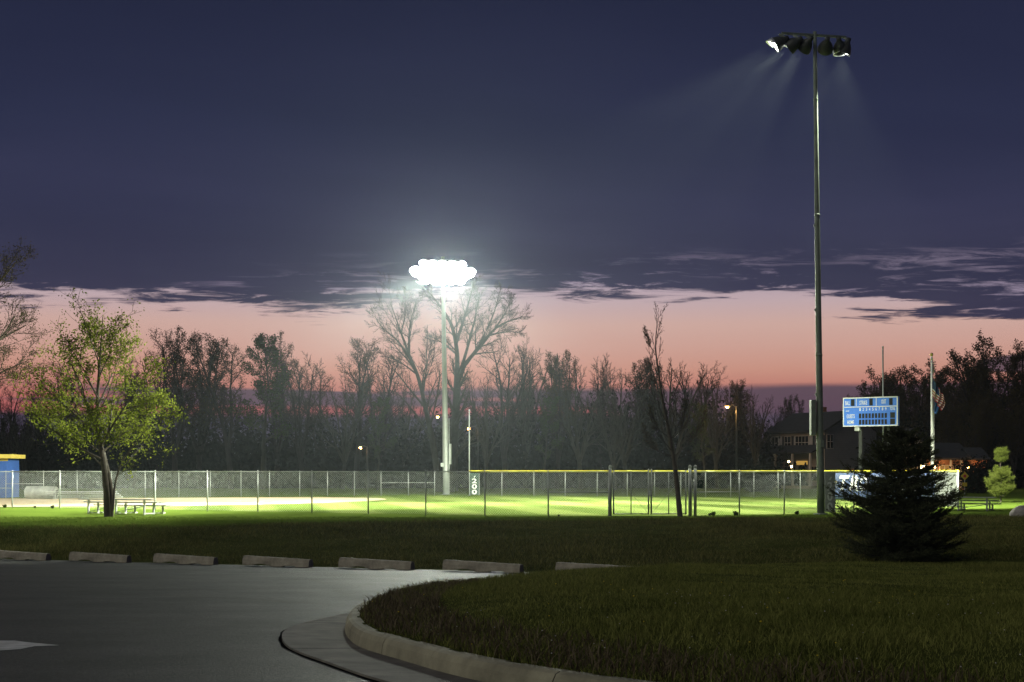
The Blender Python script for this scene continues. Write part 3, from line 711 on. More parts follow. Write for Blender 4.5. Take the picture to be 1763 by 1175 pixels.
# near pole, its lamps turned away over the field
YR = 60.6; zR = at(1403, 61, YR).z
fxR = [(s_, zR-0.02, h_, a_, p_, w_, 0.7) for s_, h_, a_, p_, w_ in ((-1.62, 0.40, (-24, 64, 0), 0.7, 26), (-0.98, 0.42, (-19, 80, 0), 1.0, 44), (-0.40, 0.42, (-3, 90, 0), 1.0, 44), (0.50, 0.42, (14, 94, 1), 0.28, 44), (1.14, 0.42, (22, 79, 0), 0.75, 44), (1.36, 0.46, (6, 66, 0), 0.25, 50))]
lp2 = lightpole(1413.5, 886, YR, at(1403, 55, YR).z, 0.165, 0.075, -0.0128, M['polegreen'], 'tall dark green floodlight pole beside the near fence', math.radians(11), ((zR, -1.50, 1.42),), fxR, M['lensR'], FLOOD_R, 1.0)
eb_ = at(1400, 750, YR); et = at(1400, 689, YR)
MB().box((eb_.x-wx(1413.5, YR)-0.02, 0.0, (eb_.z+et.z)/2), (0.20, 0.42, et.z-eb_.z)).build('ballast_box', M['polegreen'], lp2, bevel=0.012)
MB().box((0.0, -0.17, eb_.z-0.35), (0.16, 0.12, 0.30)).build('junction_box', M['polegreen'], lp2, bevel=0.01)
for k in range(4):
    zz_ = 1.5+k*3.6; rr0 = 0.165-0.09*zz_/20
    MB().box((-0.0128*zz_-rr0-0.02, -0.02, zz_), (0.06, 0.05, 0.10)).build('step_lug', M['polegreen'], lp2)

# ================================================================== SCOREBOARD
YS = 97.0; sa_ = math.radians(-34)
pl, pr_ = at(1451.5, 735, YS), at(1451.5, 685.5, YS)
sw_, sh_ = (wx(1532.5, YS)-wx(1451.5, YS))/math.cos(sa_)*0.985, pr_.z-pl.z
sb = empty('scoreboard', (pl.x, YS, 0), sa_, 'blue baseball scoreboard with white lettering raised on dark posts behind the outfield fence', 'scoreboard')
z0 = pl.z
MB().box((sw_/2, 0.16, z0+sh_/2), (sw_, 0.30, sh_)).build('cabinet', M['scoreblue'], sb, bevel=0.015)
for nm, c, s in (('frame_rail', (sw_/2, -0.004, z0+0.03), (sw_, 0.05, 0.07)), ('frame_rail', (sw_/2, -0.004, z0+sh_-0.03), (sw_, 0.05, 0.07)), ('frame_rail', (0.03, -0.006, z0+sh_/2), (0.06, 0.05, sh_-0.14)),
                 ('frame_rail', (sw_-0.04, -0.006, z0+sh_/2), (0.07, 0.05, sh_-0.14)), ('divider', (sw_/2, -0.007, z0+sh_*0.672), (sw_-0.16, 0.03, 0.05)),
                 ('divider', (sw_*0.245, -0.007, z0+sh_*0.835), (0.035, 0.03, sh_*0.27)), ('divider', (sw_*0.61, -0.007, z0+sh_*0.835), (0.035, 0.03, sh_*0.27))):
    MB().box(c, s).build(nm, M['white'], sb)
R90 = (math.radians(90), 0, 0)
def sbt(s, u, v, w, h): text(s, sw_*w, sh_*h, M['white'], sb, (sw_*u, -0.004, z0+sh_*v), R90, depth=0.012, bold=0.012)
sbt('BALL', 0.085, 0.815, 0.085, 0.145); sbt('STRIKE', 0.375, 0.815, 0.14, 0.145); sbt('OUT', 0.745, 0.835, 0.085, 0.145)
for k in range(9): sbt(str(k+1), 0.315+k*0.0585, 0.585, 0.024, 0.105)
sbt('TOTAL', 0.905, 0.585, 0.095, 0.105); sbt('GUESTS', 0.142, 0.355, 0.15, 0.135); sbt('HOME', 0.142, 0.145, 0.12, 0.135)
MB().prism([(sw_*0.05, -0.012, z0+sh_*0.525), (sw_*0.11, -0.012, z0+sh_*0.525), (sw_*0.115, -0.012, z0+sh_*0.55), (sw_*0.055, -0.012, z0+sh_*0.55)], (0, 0.01, 0)).build('maker_mark', M['white'], sb)
dg = MB().box((0, 0, 0), (sw_*0.040, 0.02, sh_*0.165)).mesh('digit_panel', M['digit'])
for k in range(9):
    for v in (0.36, 0.145): link('digit_panel', dg, sb, (sw_*(0.315+k*0.0585), -0.002, z0+sh_*v))
dw = MB().box((0, 0, 0), (sw_*0.085, 0.02, sh_*0.19)).mesh('digit_panel', M['digit'])
for v in (0.365, 0.15): link('digit_panel', dw, sb, (sw_*0.905, -0.002, z0+sh_*v))
dt = MB().box((0, 0, 0), (sw_*0.062, 0.02, sh_*0.235)).mesh('digit_panel', M['digit'])
for u in (0.18, 0.515, 0.875): link('digit_panel', dt, sb, (sw_*u, -0.002, z0+sh_*0.828))
for u in (0.285, 0.80):
    MB().box((sw_*u, 0.45, (z0+sh_)/2), (0.22, 0.24, z0+sh_-0.1)).build('post', M['darkmetal'], sb, bevel=0.01)
MB().box((sw_*0.245, 0.25, z0-0.16), (0.34, 0.30, 0.30)).build('control_box', M['alu'], sb, bevel=0.02)

# ================================================================== FLAGPOLE AND FLAGS
YF = 90.0; ft = at(1604, 614, YF); fx0 = wx(1605, YF)
fp = empty('flagpole', (fx0, YF, 0), 0, 'white flagpole with gold ball on top behind the outfield fence', 'flagpole')
MB().tube([(0, 0, 0), (0, 0, ft.z*0.5), (wx(1604, YF)-fx0, 0, ft.z)], [0.11, 0.09, 0.055], 12).build('pole', M['white'], fp, True)
MB().lathe([(0.01, ft.z), (0.08, ft.z+0.04), (0.11, ft.z+0.12), (0.08, ft.z+0.20), (0.01, ft.z+0.24)], 12, Matrix.Translation((wx(1604, YF)-fx0, 0, 0))).build('finial_ball', M['gold'], fp, True)
MB().lathe([(0.075, ft.z-0.22), (0.085, ft.z-0.16), (0.075, ft.z-0.10)], 10, Matrix.Translation((wx(1604, YF)-fx0, 0, 0))).build('truck', M['galv'], fp, True)
MB().tube([(0.13, -0.02, 1.2), (0.10, -0.02, ft.z-0.15)], 0.008, 4).build('halyard', M['white'], fp)
def hanging(name, px, ytop, hoist, fly, spread, droop, mats, pick, ns, nt, ph, label, dyy=-0.12):
    p = at(px, ytop, YF+dyy); mb = MB()
    for i in range(ns+1):
        s = i/ns
        for j in range(nt+1):
            t = j/nt; k = s*fly*9+ph
            x = spread*(s**0.8)*(0.55+0.45*math.sin(math.pi*(0.25+0.65*t)))+0.05*math.sin(k)*s
            y = 0.14*math.sin(k*1.25+t*2.0)*(0.3+s)
            z = -t*hoist-droop*(s**0.85)*(1-0.25*t)
            mb.v.append((x, y, z))
    for i in range(ns):
        for j in range(nt):
            mb.face((i*(nt+1)+j, i*(nt+1)+j+1, (i+1)*(nt+1)+j+1, (i+1)*(nt+1)+j), pick((i+.5)/ns, (j+.5)/nt))
    o = mb.build(name, mats, None, True, p); so = o.modifiers.new('thickness', 'SOLIDIFY'); so.thickness = 0.006
    return tag(o, label, 'flag')
hanging('flag', 1605.5, 652, 1.15, 1.9, 0.80, 1.20, [M['flagred'], M['flagwhite'], M['flagblue']], lambda s, t: 2 if (s < 0.42 and t < 0.538) else int(t*13) % 2, 26, 26, 0.4, 'red and white striped flag with navy canton hanging limp on the flagpole')
hanging('flag', 1603.5, 676, 1.0, 1.3, 0.42, 0.55, [M['flagsky']], lambda s, t: 0, 18, 12, 2.2, 'plain blue flag hanging limp below the striped flag', dyy=0.14)

# ================================================================== BLEACHERS
def bleacher(loc, rz, L, nrow, mbody, mleg, label, h0=0.30, dh=0.17, name='bleacher'):
    r_ = empty(name, loc, rz, label, 'bleacher')
    for k in range(nrow):
        y, z = k*0.62, h0+dh*(nrow-1-k)
        MB().box((0, y, z), (L, 0.26, 0.045)).build('seat_plank', mbody, r_, bevel=0.006)
        if k < nrow-1: MB().box((0, y+0.33, z-dh*0.9), (L, 0.22, 0.04)).build('foot_plank', mbody, r_, bevel=0.006)
    for x in (-L*0.38, 0, L*0.38):
        for k in range(nrow):
            y, z = k*0.62, h0+dh*(nrow-1-k)-0.03
            MB().bar((x, y, 0), (x, y, z), 0.07, 0.07).build('leg', mleg, r_)
        MB().bar((x, -0.05, 0.05), (x, (nrow-1)*0.62+0.15, 0.05), 0.06, 0.05).build('ground_rail', mleg, r_)
    for x in (-L*0.38, 0):
        MB().bar((x, 0.02, 0.10), (x+L*0.38, 0.02, h0), 0.03, 0.03).build('brace', mleg, r_)
    return r_
bleacher((wx(200, 60.5), 60.5, 0.0), math.radians(-24), 3.9, 3, M['alu_dull'], M['alu'], 'low three row aluminium bleacher on the lit grass under the leafy maple', 0.36, 0.14)
bleacher((wx(1650, 66.5), 66.5, 0.0), math.radians(-30), 3.4, 3, M['alu_dull'], M['alu_dull'], 'low dull aluminium bleacher beside the spruce and the young pine', 0.30, 0.16)
bl3 = bleacher((wx(140, 93.5), 93.5, 0.0), math.radians(4), 4.6, 4, M['alu'], M['alu_dull'], 'long low silver bench planks beyond the infield dirt by the tarp roll', 0.12, 0.12)

# ---- tarp roll on a drum
ta, tb = at(46, 848, 95.2), at(97, 849, 95.0); tr = empty('tarp_roll', (ta.x, ta.y, 0), math.atan2(tb.y-ta.y, tb.x-ta.x), 'rolled silver field tarp lying beyond the infield dirt near the dugout', 'tarp')
TL = (tb-ta).length; mb = MB(); n = 22; rng = random.Random(8)
for i in range(15):
    x = TL*i/14
    for k in range(n):
        t = 2*math.pi*k/n; r_ = 0.42*(1+0.035*math.sin(k*2.3+i*0.9)+rng.uniform(-.02, .02))-(0.02 if i in (0, 14) else 0)
        mb.v.append((x, r_*math.cos(t), 0.42+r_*math.sin(t)))
for i in range(14):
    for k in range(n): mb.face((i*n+k, i*n+(k+1) % n, (i+1)*n+(k+1) % n, (i+1)*n+k))
mb.face(range(n)); mb.face([14*n+k for k in range(n)][::-1]); mb.build('roll', M['tarp'], tr, True)
for x in (-0.04, TL+0.04):
    MB().lathe([(0.10, -0.05), (0.16, -0.05), (0.16, 0.05), (0.10, 0.05)], 14, Matrix.Translation((x, 0, 0.42)) @ Matrix.Rotation(math.pi/2, 4, 'Y')).build('drum_end', M['darkmetal'], tr)

# ================================================================== DUGOUT
dz1, YD = at(17, 783, 99.0), 99.0
dr = dz1.x; dug = empty('dugout', (dr-3.0, YD, 0), 0, 'blue dugout with yellow flat roof at the end of the far fence', 'dugout'); dh = at(0, 790, YD).z
MB().box((2.7-2.0, 1.2, dh/2), (4.2, 2.4, dh)).build('wall', M['blue'], dug)
for k in range(9): MB().box((0.7, -0.012, 0.15+k*dh/9), (4.2, 0.024, dh/9-0.03)).build('siding_board', M['blue'], dug, bevel=0.004)
for k in range(9): MB().box((2.812, 1.2, 0.15+k*dh/9), (0.024, 2.36, dh/9-0.03)).build('siding_board', M['blue'], dug, bevel=0.004)
ro = MB().box((0.75, 1.1, dh+0.16), (4.9, 3.0, 0.28)).build('roof', M['yellowroof'], dug, bevel=0.01)
MB().box((0.72, -0.03, dh-0.06), (4.3, 0.03, 0.2)).build('fascia', M['yellowroof'], dug)

# ================================================================== HOUSES
def house_window(parent, o, u, x, z, w, h, m_pane, n_out, shutters=False):
    """window on a wall: o wall origin, u along the wall, n_out outwards"""
    a = math.atan2(u.y, u.x); c = o+u*x+Vector((0, 0, z))
    wd = MB().box(c+n_out*0.03, (w+0.16, 0.06, h+0.16), a).build('window', M['trim'], parent)
    MB().box(c+n_out*0.068, (w, 0.02, h), a).build('pane', m_pane, wd)
    MB().box(c+n_out*0.085, (0.05, 0.02, h), a).box(c+n_out*0.0855, (w, 0.021, 0.05), a).build('muntin', M['trim'], wd)
    if shutters:
        for s in (-1, 1): MB().box(c+u*s*(w/2+0.27)+n_out*0.04, (0.34, 0.05, h+0.1), a).build('shutter', M['shutter'], parent)
def siding(parent, o, u, L, z0, z1, n_out, m, gable=None, step=0.20):
    """lapped boards on a wall; gable=(apex_x, apex_z) continues them upwards"""
    z = z0
    while z < (gable[1] if gable else z1)-0.05:
        lo, hi = 0.0, L
        if gable and z+step*0.5 > z1:
            f = (z+step*0.5-z1)/(gable[1]-z1); lo, hi = gable[0]*f, L-(L-gable[0])*f
        if hi-lo > 0.3:
            c = o+u*((lo+hi)/2)+Vector((0, 0, z+step/2))+n_out*0.006
            MB().box(c, (hi-lo, 0.012, step-0.008), math.atan2(u.y, u.x)).build('siding_board', m, parent)
        z += step
YH = 150.0
c0 = at(1420, 812, YH); c0.z = 0; c1 = at(1326, 812, YH*1.05); c1.z = 0
eave = at(1420, 742.5, YH).z; uF = (c1-c0).normalized(); LF = (c1-c0).length; uG = Vector((-uF.y, uF.x, 0)); uG = uG if uG.x > 0 else -uG
WG = 7.4; nF = -uG; nG = -uF; apex = at(1464, 710.5, YH*1.012).z
hs = empty('house', c0, 0, 'two storey pale house with dark porch roof beyond the fence beside the scoreboard', 'house')
Zv = lambda z: Vector((0, 0, z)); O = Vector((0, 0, 0))
mb = MB(); q = [O, uF*LF, uF*LF+uG*WG, uG*WG]
mb.add(q+[p+Zv(eave) for p in q], [(0, 1, 5, 4), (1, 2, 6, 5), (2, 3, 7, 6), (3, 0, 4, 7)])
for e in (O, uF*LF): mb.add([e+Zv(eave), e+uG*WG+Zv(eave), e+uG*WG/2+Zv(apex-0.15)], [(0, 1, 2)])
mb.build('wall', M['siding'], hs)
siding(hs, O, uF, LF, 0.3, eave, nF, M['siding']); siding(hs, O, uG, WG, 0.3, eave, nG, M['sidinggrey'], (WG/2, apex-0.2))
ov = 0.45; rf = MB()
for sgn in (0, 1):
    e0 = (uG*(-ov) if sgn == 0 else uG*(WG+ov))+Zv(eave-0.15); rg = uG*WG/2+Zv(apex)
    p = [e0-uF*ov, e0+uF*(LF+ov), rg+uF*(LF+ov-1.6*0), rg-uF*ov]
    rf.prism(p, (0, 0, 0.22))
rfo = rf.build('roof', M['roof'], hs)
MB().box(uF*LF*0.6+uG*WG*0.6+Zv(apex+0.2), (0.7, 0.7, 1.2), math.atan2(uF.y, uF.x)).build('chimney', M['brick'], rfo)
for f in (0.10, 0.34, 0.46, 0.66, 0.90): house_window(hs, O, uF, LF*f, eave-1.15, 0.95, 1.35, M['glass'], nF, f in (0.10, 0.66))
house_window(hs, O, uG, 0.7, eave-1.1, 0.8, 1.4, M['glass'], nG, False)
house_window(hs, O, uG, 3.7, 1.5, 1.1, 1.2, M['litdim'], nG, False)
# porch with its own roof, posts, door and lamp
pz = at(1380, 781, YH).z; pz1 = at(1380, 768, YH).z
MB().prism([O+nF*0.02+Zv(pz1), uF*LF*0.98+nF*0.02+Zv(pz1), uF*LF+nF*2.0+Zv(pz), -uF*0.2+nF*2.0+Zv(pz)], (0, 0, 0.16)).build('porch_roof', M['roof'], hs)
for f in (0.02, 0.34, 0.66, 0.98): MB().box(uF*LF*f+nF*1.85+Zv(pz/2), (0.2, 0.2, pz), math.atan2(uF.y, uF.x)).build('porch_post', M['trim'], hs)
MB().box(uF*LF*0.5+nF*1.0+Zv(0.15), (LF, 2.0, 0.3), math.atan2(uF.y, uF.x)).build('porch_floor', M['concrete'], hs)
dr_ = MB().box(uF*LF*0.40+nF*0.05+Zv(1.35), (1.0, 0.08, 2.1), math.atan2(uF.y, uF.x)).build('door', M['shutter'], hs)
MB().box(uF*LF*0.40+nF*0.06+Zv(2.75), (1.7, 0.08, 0.42), math.atan2(uF.y, uF.x)).build('fanlight', M['porch'] if False else emit('lit_fanlight', (1.0, 0.58, 0.12, 1), 0.45), dr_)
for f in (0.18, 0.66, 0.86): house_window(hs, O, uF, LF*f, 1.6, 1.0, 1.5, M['glass'], nF)
def lantern(px, py, Y, r_, m, label, power=0, col=(1, .6, .25)):
    p = at(px, py, Y); e = empty('wall_lantern', p, 0, label, 'lamp', 'lit lamps by the houses')
    MB().lathe([(r_*0.3, -r_*1.2), (r_, -r_*0.6), (r_, r_*0.6), (r_*0.3, r_*1.2)], 8).build('globe', m, e, True)
    MB().lathe([(r_*1.3, r_*0.9), (r_*1.2, r_*1.3), (r_*0.1, r_*1.9)], 8).build('hood', M['darkmetal'], e)
    MB().box((0, r_*1.5, r_*1.0), (r_*0.4, r_*3, r_*0.3)).build('wall_arm', M['darkmetal'], e)
    if power:
        ld = bpy.data.lights.new('lantern_glow', 'POINT'); ld.energy = power; ld.color = col; ld.shadow_soft_size = r_
        lo = bpy.data.objects.new('lantern_glow', ld); COL.objects.link(lo); lo.parent = e; lo.location = (0, -r_*2.2, 0)
    return e
lantern(1362.5, 803.5, YH-4.0, 0.10, M['porch'], 'small yellow lantern on the porch of the two storey house', 5)
lantern(1358, 795, YH-3.2, 0.09, M['porch'], 'upper yellow lantern on the porch of the two storey house', 3)

# second house: low, with a gabled bay, lamps by the door
Y2 = 142.0; a0 = at(1592, 812, Y2); a0.z = 0; h2 = empty('bungalow', a0, 0, 'low dark house with lit porch windows behind the flagpole', 'house')
ez, az_ = at(0, 789, Y2).z, at(0, 766, Y2+3).z; Wm = wx(1662, Y2)-a0.x; D2 = 7.0
mb = MB(); q = [Vector((0, 0, 0)), Vector((Wm, 0, 0)), Vector((Wm, D2, 0)), Vector((0, D2, 0))]
mb.add(q+[p+Zv(ez) for p in q], [(0, 1, 5, 4), (1, 2, 6, 5), (2, 3, 7, 6), (3, 0, 4, 7)]); mb.build('wall', M['brick'], h2)
MB().prism([Vector((-0.5, -1.6, ez-0.2)), Vector((Wm+0.5, -1.6, ez-0.2)), Vector((Wm+0.5, D2/2, az_)), Vector((-0.5, D2/2, az_))], (0, 0, 0.2)).prism([Vector((-0.5, D2/2, az_)), Vector((Wm+0.5, D2/2, az_)), Vector((Wm+0.5, D2+0.5, ez-0.2)), Vector((-0.5, D2+0.5, ez-0.2))], (0, 0, 0.2)).build('roof', M['roof'], h2)
bl_, br_ = wx(1548, Y2-2)-a0.x, wx(1593, Y2-2)-a0.x; gz, ga = at(0, 770, Y2-2).z, at(0, 742, Y2-2).z
MB().prism([Vector((bl_, -2, 0)), Vector((br_, -2, 0)), Vector((br_, -2, gz)), Vector(((bl_+br_)/2, -2, ga)), Vector((bl_, -2, gz))], (0, 7, 0)).build('gabled_bay', M['siding'], h2)
mx_ = (bl_+br_)/2; rb = MB()
for s in (-1, 1): rb.prism([Vector((mx_, -2.4, ga+0.05)), Vector((mx_, 5, ga+0.05)), Vector((mx_+s*(br_-bl_)*0.60, 5, gz-0.35)), Vector((mx_+s*(br_-bl_)*0.60, -2.4, gz-0.35))], (0, 0, 0.2))
rb.build('bay_roof', M['roof'], h2)
uX = Vector((1, 0, 0)); nY = Vector((0, -1, 0))
for px, wpx, mm in ((1600, 8, 'litdim'), (1626, 15, 'litwin'), (1645, 7, 'litdim')):
    house_window(h2, O, uX, wx(px, Y2)-a0.x, 1.75, wpx/F*Y2, 1.3, M[mm], nY)
for px in (1594, 1613, 1637, 1655): MB().box((wx(px, Y2-1.4)-a0.x, -1.4, (ez-0.2)/2), (0.16, 0.16, ez-0.2)).build('porch_post', M['trim'], h2)
lantern(1588.5, 804.5, Y2-2.3, 0.20, M['porch'], 'bright round lamp on the gabled bay of the low house', 110)
lantern(1609.5, 803.5, Y2-0.3, 0.15, M['porch'], 'bright small lamp by the door of the low house', 70)
# brick garage further right, lit by its own lamp
Y3 = 140.0; g0 = at(1676, 812, Y3); g0.z = 0; h3 = empty('brick_garage', g0, 0, 'small brick garage in orange lamplight beside the young pine', 'garage')
Wg = wx(1699, Y3)-g0.x; tz = at(0, 792, Y3).z
MB().box((Wg/2, 2.5, tz/2), (Wg, 5, tz)).build('wall', M['brick'], h3)
MB().prism([Vector((-0.3, -0.4, tz-0.05)), Vector((Wg+0.3, -0.4, tz-0.05)), Vector((Wg+0.3, 2.5, tz+1.1)), Vector((-0.3, 2.5, tz+1.1))], (0, 0, 0.16)).prism([Vector((-0.3, 2.5, tz+1.1)), Vector((Wg+0.3, 2.5, tz+1.1)), Vector((Wg+0.3, 5.4, tz-0.05)), Vector((-0.3, 5.4, tz-0.05))], (0, 0, 0.16)).build('roof', M['roof'], h3)
MB().box((Wg*0.45, -0.03, 1.1), (Wg*0.55, 0.05, 2.2)).build('door', M['shutter'], h3)
lantern(1667, 804.5, Y3-0.8, 0.14, M['sodium'], 'orange lamp beside the brick garage', 110, (1, .45, .15))

# ---- street lamps and distant lights
def street_lamp(px, py, Y, size, m, label, side=1, power=0.0, col=(1, .5, .15)):
    p = at(px, py, Y); e = empty('street_lamp', (p.x+side*0.9*size, Y, 0), 0, label, 'street lamp')
    MB().tube([(0, 0, 0), (0, 0, p.z-0.5), (0, 0, p.z+0.1)], [0.10, 0.07, 0.06], 8).build('pole', M['darkmetal'], e, True)
    MB().tube([(0, 0, p.z), (-side*0.4*size, 0, p.z+0.18), (-side*0.7*size, 0, p.z+0.16)], 0.04, 6).build('arm', M['darkmetal'], e, True)
    hd = MB().box((-side*0.9*size, 0, p.z+0.12), (0.6*size, 0.26, 0.14)).build('lamp_head', M['darkmetal'], e, bevel=0.03)
    MB().lathe([(0.16*size, 0.0), (0.14*size, -0.10), (0.02, -0.16)], 10, Matrix.Translation((-side*0.9*size, 0, p.z+0.04))).build('lamp_glass', m, hd, True)
    if power:
        ld = bpy.data.lights.new('street_glow', 'POINT'); ld.energy = power; ld.color = col; ld.shadow_soft_size = 0.15
        lo = bpy.data.objects.new('street_glow', ld); COL.objects.link(lo); lo.parent = e; lo.location = (-side*0.9*size, 0, p.z-0.25)
    return e
street_lamp(1252, 701, 138, 1.0, M['sodium'], 'orange street lamp glowing among the bare trees left of the two storey house', 1, 900)
street_lamp(807.5, 738, 132, 0.9, M['sodium'], 'distant orange lamp glowing just behind the slim foul pole', 1, 120)
street_lamp(753.5, 718, 134, 0.7, M['sodium'], 'tiny orange lamp glowing among trees left of the far floodlight pole', 1, 40)
street_lamp(620.5, 771, 131, 0.7, M['sodium'], 'low orange lamp glowing in the thicket below the bare trees', 1, 60)
street_lamp(778.5, 751, 133, 0.5, M['redlamp'], 'tiny red signal lamp right of the far floodlight pole', 1, 0)

# ---- yellow road sign, white rock
rp = at(1661, 820, 112.0); rs = empty('road_sign', (rp.x, 112.0, 0), 0, 'yellow diamond road sign with plate below beside the fence corner', 'road sign')
mb = MB(); hw = 0.33; mb.prism([(0, -0.02, rp.z+hw), (hw, -0.02, rp.z), (0, -0.02, rp.z-hw), (-hw, -0.02, rp.z)], (0, 0.02, 0)); mb.build('diamond_plate', M['roadsign'], rs)
MB().lathe([(0.12, 0), (0.12, 0.012)], 14, Matrix.Translation((0, -0.022, rp.z)) @ Matrix.Rotation(math.pi/2, 4, 'X')).build('symbol', M['flagred'], rs)
MB().box((0, -0.01, at(0, 834.5, 112).z), (0.36, 0.02, 0.30)).build('lower_plate', M['roadsign'], rs)
MB().bar((0, 0.03, 0), (0, 0.03, rp.z+0.3), 0.06, 0.04).build('post', M['galv'], rs)
bm = bmesh.new(); bmesh.ops.create_icosphere(bm, subdivisions=3, radius=0.42)
for v in bm.verts:
    n = math.sin(v.co.x*9+v.co.z*5)*0.03+math.sin(v.co.y*11-v.co.z*7)*0.03; v.co = v.co*(1+n); v.co.z *= 0.85; v.co.x *= 1.15
me = bpy.data.meshes.new('boulder'); bm.to_mesh(me); bm.free(); me.materials.append(M['rock'])
rk = link('boulder', me, None, (wx(1760, 57.5), 57.5, 0.10)); tag(rk, 'pale boulder on the grass bank at the end of the lit lawn', 'boulder')

# ================================================================== TREES
class Tree:
    def __init__(s, seed): s.r = np.random.default_rng(seed); s.tubes = {}; s.leafp = []; s.leafd = []
    def tube(s, pts, rad, thick):
        sides = 8 if thick > 0.10 else (5 if thick > 0.03 else 3)
        s.tubes.setdefault((len(pts), sides, thick > 0.028), []).append((np.array(pts), np.array(rad)))
    def path(s, p, d, L, n, wander, up):
        p = np.array(p, float); d = np.array(d, float); d /= np.linalg.norm(d); out = [p.copy()]
        for k in range(n):
            d = d+s.r.normal(0, wander, 3)+np.array([0, 0, up]); d /= np.linalg.norm(d)
            p = p+d*L/n; out.append(p.copy())
        return np.array(out)
    def grow(s, pts, r0, r1, lvl, cfg):
        n = len(pts)-1; rad = np.linspace(r0, r1, n+1); s.tube(pts, rad, r0)
        if lvl >= cfg['levels']:
            s.leafp.append(pts[1:]); s.leafd.append(np.diff(pts, axis=0)); return
        seg = np.linalg.norm(np.diff(pts, axis=0), axis=1); L = seg.sum(); cnt = cfg['n'][lvl]; az = s.r.uniform(0, 6.28)
        for k in range(cnt):
            t = cfg['t0'][lvl]+(1-cfg['t0'][lvl])*(k+s.r.uniform(0.1, 0.9))/cnt
            f = t*n; i = min(int(f), n-1); u = f-i; p = pts[i]*(1-u)+pts[i+1]*u; d = pts[i+1]-pts[i]; d = d/np.linalg.norm(d)
            az += 2.4+s.r.normal(0, 0.4); a = math.radians(cfg['ang'][lvl])*s.r.uniform(0.7, 1.25)*(1-0.25*t)
            e1 = np.cross(d, [0.31, 0.17, 0.93]); e1 /= np.linalg.norm(e1)+1e-9; e2 = np.cross(d, e1)
            nd = d*math.cos(a)+(e1*math.cos(az)+e2*math.sin(az))*math.sin(a)
            cl = L*cfg['len'][lvl]*(1-cfg.get('sh', 0.45)*t)*s.r.uniform(0.75, 1.2); cr = max(cfg['rmin'], (r0+(r1-r0)*t)*cfg['rr']*s.r.uniform(0.8, 1.1))
            q = s.path(p, nd, cl, cfg['seg'][lvl], cfg['wan'], cfg['up'][lvl]); s.grow(q, cr, max(cfg['rmin']*0.6, cr*0.35), lvl+1, cfg)
    def meshes(s, name, mtrunk, mtwig, mleaf, per, size, spread=0.12, cluster=1, aspect=0.55):
        out = []
        for big in (True, False):
            V = []; Fq = []; base = 0
            for (n, sd, b), lst in s.tubes.items():
                if b != big: continue
                P = np.stack([x[0] for x in lst]); R = np.stack([x[1] for x in lst]); D = np.gradient(P, axis=1); D /= np.linalg.norm(D, axis=2, keepdims=True)+1e-9
                ref = np.where(np.abs(D[..., 2:3]) < 0.9, np.array([0, 0, 1.0]), np.array([1.0, 0, 0])); A = np.cross(D, ref); A /= np.linalg.norm(A, axis=2, keepdims=True)+1e-9; B = np.cross(A, D)
                th = np.arange(sd)*2*math.pi/sd
                Q = P[:, :, None, :]+R[:, :, None, None]*(np.cos(th)[None, None, :, None]*A[:, :, None, :]+np.sin(th)[None, None, :, None]*B[:, :, None, :])
                N = len(lst); V.append(Q.reshape(-1, 3))
                t = np.arange(N)[:, None, None]*n*sd; i = np.arange(n-1)[None, :, None]*sd; k = np.arange(sd)[None, None, :]; k2 = (k+1) % sd
                Fq.append((np.stack([t+i+k, t+i+k2, t+i+sd+k2, t+i+sd+k], -1)+base).reshape(-1, 4)); base += N*n*sd
            out.append((np.concatenate(V), np.concatenate(Fq)) if V else (np.zeros((0, 3)), np.zeros((0, 4), int)))
        tv, tf = out[0]; cv, cf = out[1]
        trunk = np_mesh(name+'_trunk', tv, tf, mtrunk, True)
        nt = len(cf)
        if per > 0 and s.leafp:
            LP = np.concatenate([x for x in s.leafp]); LP = np.repeat(LP, per, 0)
            LP = LP+s.r.normal(0, spread, LP.shape); N = len(LP)
            if cluster > 1: LP = np.repeat(LP, cluster, 0)+s.r.normal(0, size*0.6, (N*cluster, 3)); N = len(LP)
            a = s.r.normal(0, 1, (N, 3)); a /= np.linalg.norm(a, axis=1, keepdims=True); b = np.cross(a, s.r.normal(0, 1, (N, 3))); b /= np.linalg.norm(b, axis=1, keepdims=True)+1e-9
            sz = size*s.r.uniform(0.6, 1.3, (N, 1)); a = a*sz*0.5; b = b*sz*aspect*0.5
            LV = np.stack([LP-a, LP+b, LP+a, LP-b], 1).reshape(-1, 3); LF_ = np.arange(N*4).reshape(-1, 4)+len(cv)
            cv = np.concatenate([cv, LV]); cf = np.concatenate([cf, LF_])
        crown = np_mesh(name+'_crown', cv, cf, mtwig, False)
        if mleaf is not None and per > 0:
            crown.materials.append(mleaf); mi = np.zeros(len(cf), np.int32); mi[nt:] = 1; crown.polygons.foreach_set('material_index', mi)
        return trunk, crown
def plant(name, meshes, loc, label, cat='tree', group=None, scale=1.0, rz=0.0):
    e = empty(name, loc, rz, label, cat, group); e.scale = (scale, scale, scale) if not hasattr(scale, '__len__') else scale
    link('trunk', meshes[0], e); link('crown', meshes[1], e); return e

